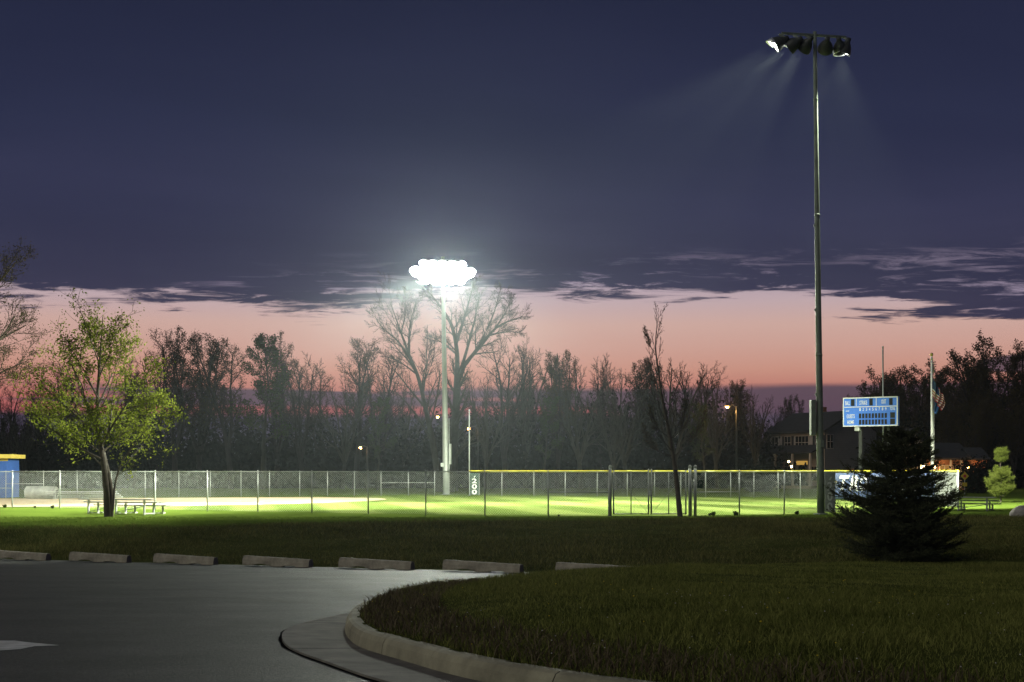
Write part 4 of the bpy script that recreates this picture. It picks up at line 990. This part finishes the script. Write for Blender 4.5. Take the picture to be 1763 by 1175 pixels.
# treeline prototypes, about 15 m tall
def proto(seed, H, forks, up, ang, rmin, per, size, mleaf, mtrunk='barkdark', dens=1.0, spreadf=0.28):
    t = Tree(seed); cfg = dict(levels=4, n=[0, int(12*dens), int(8*dens), 6], t0=[0, 0.15, 0.15, 0.12], ang=[0, ang, 42, 42], len=[0, 0.36, 0.48, 0.5], seg=[6, 6, 5, 4], up=[0, up, up*0.7, 0.02], wan=0.10, rr=0.6, rmin=rmin, sh=0.5)
    base = t.path((0, 0, -0.1), (0, 0, 1), H*0.22, 4, 0.05, 0.1); t.tube(base, np.linspace(0.30, 0.24, 5), 0.3)
    for k in range(forks):
        a = 6.28*k/forks+t.r.uniform(-.4, .4); tilt = spreadf*t.r.uniform(0.5, 1.3)
        q = t.path(base[-1]-np.array([0, 0, 0.2]), (math.cos(a)*tilt, math.sin(a)*tilt, 1), H*0.76*t.r.uniform(0.82, 1.0), 9, 0.07, 0.05); t.grow(q, 0.20, 0.04, 1, cfg | {})
    return t.meshes('treeline', M[mtrunk], M['twig'], mleaf, per, size, 0.14)
protos = [
  proto(11, 15, 3, 0.05, 40, 0.016, 1, 0.13, M['bud'], dens=1.15),
  proto(12, 15, 4, 0.06, 36, 0.016, 1, 0.17, M['bud'], dens=1.1),
  proto(13, 15, 2, 0.03, 50, 0.017, 1, 0.12, M['bud'], 'barkdark', 1.15, 0.22),
  proto(14, 15, 3, 0.05, 44, 0.017, 0, 0.2, None, 'barkdark', 1.1, 0.34),
  proto(15, 15, 5, 0.07, 34, 0.015, 0, 0.2, None, 'barkgreen', 0.95, 0.42),
  proto(16, 15, 1, 0.02, 58, 0.015, 1, 0.24, M['bud_green'], 'barkgreen', 1.5, 0.08),
]
TL_ = [ # column, top row, distance, prototype, width factor
 (12, 655, 150, 3, .8), (40, 690, 142, 4, .8), (70, 668, 156, 2, .9), (115, 640, 155, 0, .9), (228, 650, 160, 1, .9), (300, 588, 150, 0, .95), (342, 586, 154, 1, 1.0), (398, 584, 149, 2, 1.0), (270, 610, 158, 3, .9),
 (452, 592, 146, 5, 1.0), (476, 596, 153, 0, .9), (520, 616, 151, 3, .95), (552, 628, 160, 2, .9), (610, 588, 150, 2, 1.05), (652, 600, 156, 3, .9), (590, 640, 148, 4, .8),
 (700, 640, 158, 4, .9), (868, 592, 150, 3, 1.1), (905, 598, 156, 4, 1.0), (840, 640, 148, 4, .9), (958, 616, 152, 1, .9), (1000, 628, 149, 4, 1.0), (1035, 620, 157, 3, .95), (1078, 636, 150, 4, 1.0), (1110, 628, 158, 1, .9),
 (1165, 618, 152, 4, 1.1), (1200, 634, 158, 3, 1.0), (1235, 650, 150, 4, .9), (1272, 664, 156, 1, .9), (1300, 676, 150, 4, .8), (650, 690, 140, 5, .7), (935, 690, 141, 5, .8), (1215, 700, 142, 5, .8), (1060, 690, 140, 4, .8),
 (1364, 688, 172, 1, .7), (1330, 706, 160, 4, .8), (1345, 720, 176, 3, .8)]
rng = random.Random(5)
for px, py, Y, k, w in TL_:
    top = at(px, py, Y); s = top.z/14.2
    lab = {0: 'dark budding tree', 1: 'dense dark budding tree', 2: 'slender dark budding tree', 3: 'bare spreading tree', 4: 'bare many stemmed tree', 5: 'faintly green young tree'}[k]
    zone = [(95, 'beyond the dugout'), (260, 'beyond the leafy maple'), (440, 'between the leafy maple and the low orange lamp'), (600, 'beside the low orange lamp'), (720, 'beside the tall bare pair of trees'), (900, 'beyond the slim foul pole'),
            (1010, 'beyond the far fence near the foul pole'), (1120, 'beyond the thin bare sapling'), (1225, 'beyond the double gate'), (1320, 'around the orange street lamp'), (1400, 'behind the two storey house')]
    lab += ' ' + [t for lim, t in zone if px < lim][0] + (', further back' if Y > 153 else ', in front')
    plant('treeline_tree', protos[k], (top.x, Y, 0), lab, group='treeline trees', scale=(s*w*1.05, s*w, s), rz=rng.uniform(0, 6.28))
# dense trees on the right, behind the houses and flagpole
pd = [proto(21, 13, 4, 0.05, 44, 0.017, 1, 0.19, M['bud'], dens=1.15, spreadf=0.40), proto(22, 13, 5, 0.05, 46, 0.017, 1, 0.17, M['bud'], dens=1.1, spreadf=0.46)]
for px, py, Y, k, w in [(1520, 652, 168, 0, 1.0), (1556, 638, 172, 1, 1.1), (1590, 660, 163, 0, .9), (1618, 640, 170, 0, 1.0), (1655, 652, 160, 1, .9), (1690, 618, 158, 1, 1.0), (1726, 604, 162, 0, 1.1), (1766, 608, 156, 1, 1.0), (1640, 690, 152, 1, .8), (1705, 690, 150, 0, .8), (1745, 700, 148, 1, .8), (1500, 690, 176, 1, .8), (1670, 720, 146, 0, .7), (1600, 705, 175, 0, .8)]:
    top = at(px, py, Y); s = top.z/12.4
    plant('leafing_tree', pd[k], (top.x, Y, 0), ('round crowned dark tree behind the ' + ('scoreboard' if px < 1540 else 'flagpole' if px < 1640 else 'brick garage' if px < 1700 else 'young pine') + (', tall' if py < 665 else ', low')), group='trees behind the houses', scale=(s*w, s*w, s), rz=rng.uniform(0, 6.28))

# the large bare pair behind the far floodlight pole
def limb_tree(seed, Y, px0, limbs, cfg, name, label, mt, mtw, mleaf, per, size, cat='tree', spread=0.12, cluster=1, group=None, zbase=0.0, depth=0.0):
    """limbs: list of ([(px,py,dY)...], r0, r1); drawn at their true distance"""
    t = Tree(seed); b = Vector((wx(px0, Y), Y, zbase))
    for pts, r0, r1 in limbs:
        w = np.array([list(at(p[0], p[1], Y+p[2])-b) for p in pts]); w = spline(w, max(4, len(pts)*3)); t.grow(w, r0, r1, 1, cfg)
    return plant(name, t.meshes(name, mt, mtw, mleaf, per, size, spread, cluster), b, label, cat, group)
cfgB = dict(levels=4, n=[0, 14, 8, 7], t0=[0, 0.25, 0.18, 0.15], ang=[0, 42, 40, 42], len=[0, 0.34, 0.50, 0.55], seg=[6, 6, 5, 4], up=[0, 0.03, 0.02, 0.0], wan=0.10, rr=0.5, rmin=0.012, sh=0.45)
limb_tree(31, 128.0, 757, [([(756, 850, 0), (748, 780, 0), (735, 715, 0), (720, 650, 0.5), (700, 600, 1), (683, 552, 1.5), (672, 522, 2)], 0.34, 0.03), ([(712, 628, 0.5), (685, 588, -1), (655, 560, -2), (645, 545, -2.5)], 0.13, 0.02), ([(704, 608, .8), (706, 560, 0), (718, 515, -.5)], 0.12, 0.02), ([(728, 680, .3), (735, 630, 1), (742, 590, 1.5)], 0.10, 0.02), ([(690, 575, 1), (698, 540, 2), (697, 505, 3)], 0.08, 0.02), ([(718, 645, .5), (690, 625, 2), (662, 612, 3)], 0.09, 0.02)], cfgB,
          'bare_tree', 'tall bare tree leaning left behind the far floodlight pole', M['barkgreen'], M['twig'], None, 0, 0)
limb_tree(32, 127.0, 775, [([(774, 850, 0), (781, 760, 0), (786, 690, 0), (788, 640, 0)], 0.46, 0.30), ([(787, 660, 0), (800, 630, 0), (826, 598, 1), (858, 562, 1.5), (900, 545, 2)], 0.24, 0.03), ([(820, 605, .8), (848, 545, 1), (862, 500, 1.5)], 0.13, 0.02), ([(845, 577, 1), (872, 572, -1), (896, 572, -2)], 0.10, 0.02), ([(852, 566, 1), (872, 535, 2), (880, 512, 3)], 0.09, 0.02), ([(786, 610, 0), (760, 590, 2), (738, 578, 3)], 0.10, 0.02),
          ([(787, 650, 0), (786, 600, -.5), (775, 555, -1), (752, 520, -1), (735, 500, -1.5)], 0.24, 0.05), ([(785, 592, -.5), (800, 545, 0), (815, 490, .5)], 0.16, 0.03), ([(793, 640, 0), (815, 560, -2), (826, 505, -3)], 0.16, 0.03)], cfgB,
          'bare_tree', 'tallest bare forked tree right of the far floodlight pole', M['barkgreen'], M['twig'], None, 0, 0)
# bare crown reaching in from beyond the left edge
cfgC = dict(cfgB, n=[0, 12, 8, 5], rmin=0.011, len=[0, 0.42, 0.5, 0.5])
limb_tree(33, 82.0, -95, [([(-95, 850, 0), (-92, 700, 0), (-85, 600, 0), (-75, 500, 0), (-65, 410, 0)], 0.34, 0.06), ([(-90, 690, 0), (-50, 620, 0), (0, 585, 1), (45, 560, 1)], 0.16, 0.03), ([(-86, 620, 0), (-45, 540, 0), (-5, 490, -1), (25, 455, -1)], 0.16, 0.03), ([(-92, 720, 0), (-45, 670, 0), (5, 640, -.5), (40, 625, -1)], 0.13, 0.025)], cfgC,
          'bare_tree', 'bare tree whose branches reach in beside the leafy maple', M['bark'], M['twig'], M['bud'], 1, 0.10)
# leafy maple
YM = 57.3
cfgM = dict(levels=3, n=[0, 12, 8, 0], t0=[0, 0.25, 0.15, 0], ang=[0, 52, 46, 0], len=[0, 0.46, 0.46, 0], seg=[6, 6, 5, 4], up=[0, 0.03, 0.01, 0], wan=0.10, rr=0.5, rmin=0.008, sh=0.5)
limb_tree(41, YM, 187, [([(185, 896, 0), (183, 845, 0), (178, 795, 0), (170, 745, .2), (168, 690, .2), (172, 620, .2), (177, 545, .2)], 0.15, 0.014),
                       ([(190, 896, .1), (192, 850, .1), (184, 805, .2), (172, 760, .5), (150, 700, .8), (128, 640, 1.2), (112, 605, 1.5)], 0.115, 0.014),
                       ([(194, 880, -.1), (199, 830, -.1), (208, 800, -.2), (232, 765, -.5), (262, 730, -.9), (288, 708, -1.2)], 0.055, 0.012),
                       ([(172, 770, 0), (205, 715, -.6), (240, 665, -1), (258, 635, -1.3)], 0.055, 0.012), ([(170, 750, 0), (130, 715, -.6), (90, 680, -1), (60, 655, -1.2)], 0.055, 0.012),
                       ([(169, 700, .1), (195, 640, .8), (215, 590, 1.2)], 0.045, 0.010), ([(174, 780, .1), (140, 755, .8), (112, 745, 1.4)], 0.040, 0.010), ([(176, 780, .1), (215, 745, 1.0), (250, 728, 1.8)], 0.045, 0.010),
                       ([(171, 765, -.1), (165, 730, -1.2), (160, 705, -2.0)], 0.04, 0.01), ([(172, 770, .1), (185, 740, 1.4), (195, 715, 2.3)], 0.04, 0.01),
                       ([(168, 685, .1), (140, 630, -.5), (120, 595, -.8)], 0.035, 0.01), ([(170, 650, .1), (190, 605, -.5), (202, 565, -.8)], 0.03, 0.009), ([(172, 630, .1), (158, 590, .6), (152, 562, .9)], 0.03, 0.009), ([(205, 715, -.6), (240, 700, .4), (280, 690, .9)], 0.03, 0.009), ([(128, 714, -.6), (95, 720, .2), (62, 712, .6)], 0.03, 0.009)],
          cfgM, 'maple_tree', 'leafing maple with several stems lit green beside the low bleacher', M['bark'], M['bark'], M['maple'], 1, 0.115, spread=0.13, cluster=2)
# bare sapling near the gate
cfgS = dict(levels=3, n=[0, 16, 6, 0], t0=[0, 0.28, 0.15, 0], ang=[0, 40, 34, 0], len=[0, 0.30, 0.45, 0], seg=[6, 6, 4, 3], up=[0, 0.09, 0.05, 0], wan=0.05, rr=0.42, rmin=0.011, sh=0.7)
limb_tree(52, 57.2, 1171, [([(1171.5, 899, 0), (1166, 840, 0), (1160, 790, 0), (1150, 735, 0), (1139, 680, 0), (1134, 640, 0), (1129, 605, 0), (1130, 570, 0), (1134, 540, 0)], 0.112, 0.008),
                          ([(1161, 786, 0), (1135, 778, .2), (1115, 755, .4), (1108, 735, .5)], 0.028, 0.006), ([(1155, 760, 0), (1170, 745, -.2), (1178, 715, -.3), (1180, 690, -.3)], 0.028, 0.006), ([(1153, 755, 0), (1130, 735, -.3), (1118, 700, -.4)], 0.025, 0.006),
                          ([(1161, 785, 0), (1185, 765, -.2), (1205, 735, -.3), (1214, 710, -.4)], 0.025, 0.006), ([(1128, 612, 0), (1115, 585, .1), (1109, 565, .1)], 0.016, 0.006)], cfgS,
          'sapling', 'thin bare sapling leaning left in front of the double gate', M['bark'], M['twig'], M['bud'], 1, 0.05, spread=0.03)

# ---- thicket under the treeline: a far-off tangle that reads as one mass
def thicket(name, seed, n, ylo, yhi, prof_px, label):
    r = np.random.default_rng(seed); px = r.uniform(-60, 1830, n); Y = r.uniform(ylo, yhi, n)
    pp = np.array(prof_px, float); ht = EYE+(HY-np.interp(px, pp[:, 0], pp[:, 1]))/F*Y
    ht = ht*(0.80+0.22*np.sin(px*0.09+Y*0.7)+0.12*np.sin(px*0.31)); z = ht*r.uniform(0, 1, n)**0.85
    P = np.stack([(px-CX)/F*Y, Y, np.maximum(z, 0.05)], 1)
    a = r.normal(0, 1, (n, 3)); a[:, 2] = np.abs(a[:, 2])*1.5; a /= np.linalg.norm(a, axis=1, keepdims=True); b = np.cross(a, r.normal(0, 1, (n, 3))); b /= np.linalg.norm(b, axis=1, keepdims=True)
    leaf = r.uniform(0, 1, n) < 0.62; low = 1.0+1.6*(1-np.clip(z/np.maximum(ht, .1), 0, 1)); L = np.where(leaf, r.uniform(0.25, 0.55, n)*low, r.uniform(0.9, 2.2, n))[:, None]; w = np.where(leaf, r.uniform(0.18, 0.36, n)*low, 0.035)[:, None]
    V = np.stack([P-a*L/2, P+b*w/2, P+a*L/2, P-b*w/2], 1).reshape(-1, 3)
    o = link(name, np_mesh(name, V, np.arange(n*4).reshape(-1, 4), M['brush'])); tag(o, label, 'thicket', kind='stuff')
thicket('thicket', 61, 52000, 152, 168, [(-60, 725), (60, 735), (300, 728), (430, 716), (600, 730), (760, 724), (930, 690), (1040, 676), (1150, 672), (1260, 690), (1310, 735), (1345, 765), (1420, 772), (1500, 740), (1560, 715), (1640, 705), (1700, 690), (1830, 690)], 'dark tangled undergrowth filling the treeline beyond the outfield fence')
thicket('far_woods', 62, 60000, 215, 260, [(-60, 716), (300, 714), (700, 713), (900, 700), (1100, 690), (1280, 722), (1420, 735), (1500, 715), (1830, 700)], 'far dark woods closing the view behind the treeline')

# ---- conifers
def spruce(seed, H, R):
    r = np.random.default_rng(seed); t = Tree(seed); axis = np.array([[0, 0, -0.1], [0.02, 0, H*0.3], [-0.03, 0.02, H*0.6], [0.0, 0, H*0.86], [0.03, 0, H]])
    t.tube(spline(axis, 12), np.linspace(0.09, 0.012, 12), 0.09); tw = []
    nl = 19
    for k in range(nl):
        f = (k+0.3)/nl; z = H*(0.03+0.93*f**0.95); prof = (1-f)**0.60*(1.0 if f > 0.12 else 0.88)
        nb = int(13-6*f)
        for j in range(nb):
            a = 6.283*(j+0.5*(k % 2)+r.uniform(-.25, .25))/nb; Lb = R*prof*r.uniform(0.55, 1.28)+0.10; lift = -0.05+0.55*f+r.uniform(-.1, .14)
            if f < 0.38: Lb = R*prof*r.uniform(0.62, 1.0)+0.08; lift = r.uniform(-.12, .55)
            d = np.array([math.cos(a), math.sin(a), lift]); n = 7; pts = [np.array([0.02*math.sin(z*3), 0, z])]; dd = d/np.linalg.norm(d)
            for q in range(n): dd = dd+np.array([0, 0, 0.055*(q-2.2)])+r.normal(0, .03, 3); dd /= np.linalg.norm(dd); pts.append(pts[-1]+dd*Lb/n)
            pts = np.array(pts); t.tube(pts, np.linspace(0.020*(1-f)+0.008, 0.004, n+1), 0.02); tw.append(pts)
            for q in range(1, n+1):                        # side sprays
                for sd in (-1, 1):
                    for rep in range(3):
                        if r.uniform() < 0.12: continue
                        l2 = Lb*0.42*(1-0.62*q/n)*r.uniform(0.6, 1.15)+0.05; dl = pts[min(q, n)]-pts[q-1]; dl /= np.linalg.norm(dl)
                        sv = np.cross(dl, [0, 0, 1.0])*sd; sv /= np.linalg.norm(sv)+1e-9; s2 = dl*0.85+sv*r.uniform(0.4, 0.95)+np.array([0, 0, r.uniform(-.40, .45)]); s2 /= np.linalg.norm(s2)
                        st = pts[q-1]+(pts[q]-pts[q-1])*r.uniform(0, 1); tw.append(np.array([st, st+s2*l2*0.5, st+s2*l2+np.array([0, 0, 0.02])]))
    P = []; D = []
    for w in tw:
        seg = np.diff(w, axis=0); ln = np.linalg.norm(seg, axis=1)
        for i in range(len(seg)):
            m = max(2, int(ln[i]/0.0062)); u = r.uniform(0, 1, (m, 1)); P.append(w[i]+seg[i]*u); D.append(np.repeat(seg[i][None]/max(ln[i], 1e-6), m, 0))
    P = np.concatenate(P); D = np.concatenate(D); N = len(P)
    nd = D*0.75+r.normal(0, 0.55, (N, 3)); nd /= np.linalg.norm(nd, axis=1, keepdims=True); b = np.cross(nd, r.normal(0, 1, (N, 3))); b /= np.linalg.norm(b, axis=1, keepdims=True)
    L = r.uniform(0.03, 0.058, (N, 1)); w = 0.006
    V = np.stack([P-b*w, P+b*w, P+nd*L], 1).reshape(-1, 3)
    return t, np_mesh('spruce_needles', V, np.arange(N*3).reshape(-1, 3), M['spruce'])
YSp = 31.0; sx_ = wx(1551, YSp); gz0 = float(max(groundz(sx_, YSp), lawnz(np.array(sx_), np.array(YSp))))
SpH = at(0, 735, YSp).z-gz0
ts, nm_ = spruce(71, SpH, 1.66)
tm = ts.meshes('spruce', M['barkdark'], M['barkdark'], None, 0, 0)
sp_ = empty('spruce_tree', (sx_, YSp, gz0-0.02), 0, 'dark bushy spruce standing on the lawn in front of the scoreboard', 'tree')
link('trunk', tm[0], sp_); link('branches', tm[1], sp_); link('needles', nm_, sp_)
def pine(seed, H):
    r = np.random.default_rng(seed); t = Tree(seed); axis = np.array([[0, 0, -0.05], [0.02, 0, H*0.4], [-0.02, 0, H*0.75], [0.01, 0, H*0.97]]); t.tube(spline(axis, 10), np.linspace(0.05, 0.012, 10), 0.06); tips = []
    for f, Rw, nb in ((0.10, 0.95, 9), (0.20, 1.0, 9), (0.30, 0.98, 9), (0.40, 0.85, 8), (0.50, 0.62, 7), (0.56, 0.45, 6), (0.76, 0.42, 7), (0.86, 0.44, 7), (0.93, 0.30, 6)):
        for j in range(nb):
            a = 6.283*(j+r.uniform(-.3, .3))/nb+f*9; L = Rw*r.uniform(0.7, 1.15); q = t.path((0, 0, H*f), (math.cos(a), math.sin(a), 0.35), L, 6, 0.06, 0.09); t.tube(q, np.linspace(0.016, 0.006, 7), 0.016); tips.append(q[2:])
            for k in (2, 3, 4, 5):
                for sd in (-1, 1):
                    dl = q[k+1]-q[k]; sv = np.array([-dl[1], dl[0], 0])*sd; q2 = t.path(q[k], dl+sv*0.9, L*0.32, 3, 0.06, 0.10); t.tube(q2, np.linspace(0.008, 0.004, 4), 0.008); tips.append(q2)
    tips.append(np.array([[0, 0, H*0.95], [0, 0, H]])); P = np.repeat(np.concatenate(tips), 15, 0); N = len(P); P = P+r.normal(0, 0.025, P.shape)
    nd = r.normal(0, 1, (N, 3))+np.array([0, 0, 0.7]); nd /= np.linalg.norm(nd, axis=1, keepdims=True); b = np.cross(nd, r.normal(0, 1, (N, 3))); b /= np.linalg.norm(b, axis=1, keepdims=True); L = r.uniform(0.10, 0.20, (N, 1))
    V = np.stack([P-b*0.008, P+b*0.008, P+nd*L], 1).reshape(-1, 3)
    return t, np_mesh('pine_needles', V, np.arange(N*3).reshape(-1, 3), M['pine'])
YP = 84.0; t_, pn = pine(81, at(0, 773, YP).z); tm = t_.meshes('pine', M['bark'], M['bark'], None, 0, 0)
pe = empty('young_pine', (wx(1723, YP), YP, 0), 0, 'young pine lit yellow green right of the fence corner', 'tree'); link('trunk', tm[0], pe); link('branches', tm[1], pe); link('needles', pn, pe)

# ---- shrubs along the houses (dark)
def shrub(seed, R, H, n, m):
    r = np.random.default_rng(seed); t = Tree(seed)
    for k in range(9):
        a = 6.28*k/9; q = t.path((0, 0, 0), (math.cos(a)*.5, math.sin(a)*.5, 1), H*r.uniform(.7, 1), 5, 0.12, 0.05); t.tube(q, np.linspace(0.03, 0.01, 6), 0.03); t.leafp.append(q[1:]); t.leafd.append(q[1:])
    return t.meshes('shrub', M['barkdark'], M['twig'], m, n, 0.22, R*0.28)
shm = shrub(91, 1.2, 2.2, 30, M['brush'])
for px, Y, s in ((1672, 122, 1.2), (1690, 118, 1.3), (1705, 124, 1.0), (1500, 120, 1.1), (1488, 124, 0.9), (1300, 126, 1.2), (1316, 130, 1.1)):
    plant('shrub', shm, (wx(px, Y), Y, 0), 'dark rounded shrub growing in front of the houses', 'shrub', 'shrubs by the houses', s, px)
# weed tufts at the foot of the near fence
wm = shrub(92, 0.25, 0.5, 6, M['bud_green'])
for px, Y, s in ((1228, 58.6, 0.55), (1267, 59.0, 0.6), (1222, 58.8, 0.35), (1372, 60.2, 0.5), (90, 70.3, 0.5), (8, 71.8, 0.5), (60, 71.0, 0.35), (962, 57.9, 0.25)):
    plant('weed_tuft', wm, (wx(px, Y), Y, 0), 'small leafy weed tuft growing at the foot of the near fence', 'weed', 'weeds along the fence', s*0.6, px)

# ================================================================== GRASS
def blades(name, X, Y, zf, h, wdt, m, seed, label, seg2=True):
    r = np.random.default_rng(seed); n = len(X); Z = zf(X, Y)-0.01; P = np.stack([X, Y, Z], 1)
    a = r.uniform(0, 6.283, n); ax = np.stack([np.cos(a), np.sin(a), np.zeros(n)], 1); le = r.normal(0, 0.62, (n, 2)); lean = np.stack([le[:, 0], le[:, 1], np.zeros(n)], 1)
    hh_ = (h*r.uniform(0.45, 1.35, n))[:, None]; w = (wdt*r.uniform(0.7, 1.3, n))[:, None]
    mid_ = P+np.array([0, 0, 1])*hh_*0.6+lean*hh_*0.25; tip = P+np.array([0, 0, 1])*hh_*0.95+lean*hh_*0.8
    if seg2:
        V = np.stack([P-ax*w, P+ax*w, mid_+ax*w*0.7, mid_-ax*w*0.7, tip], 1).reshape(-1, 3); b = np.arange(n)[:, None]*5
        Fc = np.concatenate([b+np.array([0, 1, 2]), b+np.array([0, 2, 3]), b+np.array([3, 2, 4])])
    else:
        V = np.stack([P-ax*w, P+ax*w, tip], 1).reshape(-1, 3); Fc = np.arange(n*3).reshape(-1, 3)
    return tag(link(name, np_mesh(name, V, Fc, m)), label, 'grass', kind='stuff')
r = np.random.default_rng(101)
def sample(n, f):                                       # rejection sampling over the visible ground
    out = []
    while sum(map(len, out)) < n:
        Y = r.uniform(5.6, 62, n); X = r.uniform(-24, 24, n); k = (np.abs(X) < Y*0.375+0.5) & f(X, Y); out.append(np.stack([X[k], Y[k]], 1))
    return np.concatenate(out)[:n].T
isin = lambda X, Y: inside(X-0.16, Y) & (Y < np.minimum(31.2, np.maximum(30.4, 0))) & (Y > 5.6)
near = lambda X, Y: isin(X, Y) & (r.uniform(0, 1, len(X)) < (11.0/Y)**1.3)
X, Y = sample(185000, near); patch = 0.72+0.34*np.clip(wob(X, Y, 0.9), -1, 1)+0.22*np.clip(wob(X, Y, 3.1), -1, 1)
blades('lawn_grass', X, Y, lawnz, 0.082*patch, 0.0032, M['blade'], 5, 'rough uncut grass covering the kerbed island')
bank = lambda X, Y: (Y > lot_edge(X)-0.15) & (Y < 61) & ~((Y < 31) & inside(X, Y))
X, Y = sample(120000, lambda X, Y: bank(X, Y) & (Y < crest(X)-1.0)); patch = 0.8+0.4*np.clip(wob(X, Y, 0.6), -1, 1)
blades('bank_grass', X, Y, groundz, 0.12*patch, 0.010, M['bankblade'], 6, 'coarse grass on the bank between the car park and the field', False)
X, Y = sample(30000, lambda X, Y: (Y > crest(X)-1.6) & (Y < np.maximum(57.0, crest(X)+2)))
blades('lit_mown_grass', X, Y, groundz, np.full(len(X), 0.055), 0.010, M['mown_lit_blade'], 16, 'short mown grass in front of the near fence, floodlight painted into its green', False)
# dry weeds and clover where the island narrows, flowers, seed heads
edge_ = lambda X, Y: isin(X, Y) & (isl_dist(X, Y) < 1.0) & (Y < 22) & (r.uniform(0, 1, len(X)) < 0.6)
X, Y = sample(5200, edge_)
blades('dry_weeds', X, Y, lawnz, np.full(len(X), 0.11), 0.006, M['weed'], 7, 'brownish dry weeds along the inner edge of the kerb')
def dots(name, n, m, rad, hgt, label, f, seed):
    X, Y = sample(n, f); q = np.random.default_rng(seed); V = []; Fc = []
    Z = lawnz(X, Y); ico = np.array([(1, 0, 0), (-1, 0, 0), (0, 1, 0), (0, -1, 0), (0, 0, 1), (0, 0, -1)], float); fi = np.array([(0, 2, 4), (2, 1, 4), (1, 3, 4), (3, 0, 4), (2, 0, 5), (1, 2, 5), (3, 1, 5), (0, 3, 5)])
    for i in range(n):
        V.append(ico*rad*q.uniform(.6, 1.2)*np.array([1, 1, .7])+np.array([X[i], Y[i], Z[i]+hgt*q.uniform(.6, 1.3)])); Fc.append(fi+6*i)
    tag(link(name, np_mesh(name, np.concatenate(V), np.concatenate(Fc), m)), label, 'flowers', kind='stuff')
dots('dandelions', 40, M['dandelion'], 0.010, 0.10, 'scattered small yellow dandelions in the island grass', lambda X, Y: isin(X, Y) & (Y < 18), 8)
dots('seed_heads', 90, M['seedhead'], 0.006, 0.12, 'scattered pale seed heads in the near island grass', lambda X, Y: isin(X, Y) & (Y < 13.5), 9)
# ragged turf edge along the outside of the island on the far side
# ================================================================== AIR
mb = MB().box((0, 1115, 10.25), (3060, 2640, 25.5)); hz = mb.build('haze', emit('unused', (0, 0, 0, 1), 0)); hz.data.materials.clear()
hm = bpy.data.materials.new('thin_haze'); hm.use_nodes = True; T = NT(hm.node_tree); T.n.clear()
vols = []
for dens, g in ((HAZE, 0.85), (HAZE*0.22, 0.0)):         # forward share for the lamp glow, even share added so the beams show
    pv_ = T.new('ShaderNodeVolumePrincipled'); pv_.inputs['Color'].default_value = (0.80, 0.91, 1.0, 1); pv_.inputs['Density'].default_value = dens; pv_.inputs['Anisotropy'].default_value = g; vols.append(pv_)
av = T.new('ShaderNodeAddShader'); T.l.new(vols[0].outputs[0], av.inputs[0]); T.l.new(vols[1].outputs[0], av.inputs[1])
o_ = T.new('ShaderNodeOutputMaterial'); T.l.new(av.outputs[0], o_.inputs['Volume']); hz.data.materials.append(hm)
tag(hz, 'thin evening haze over the whole ground', 'haze', kind='stuff')
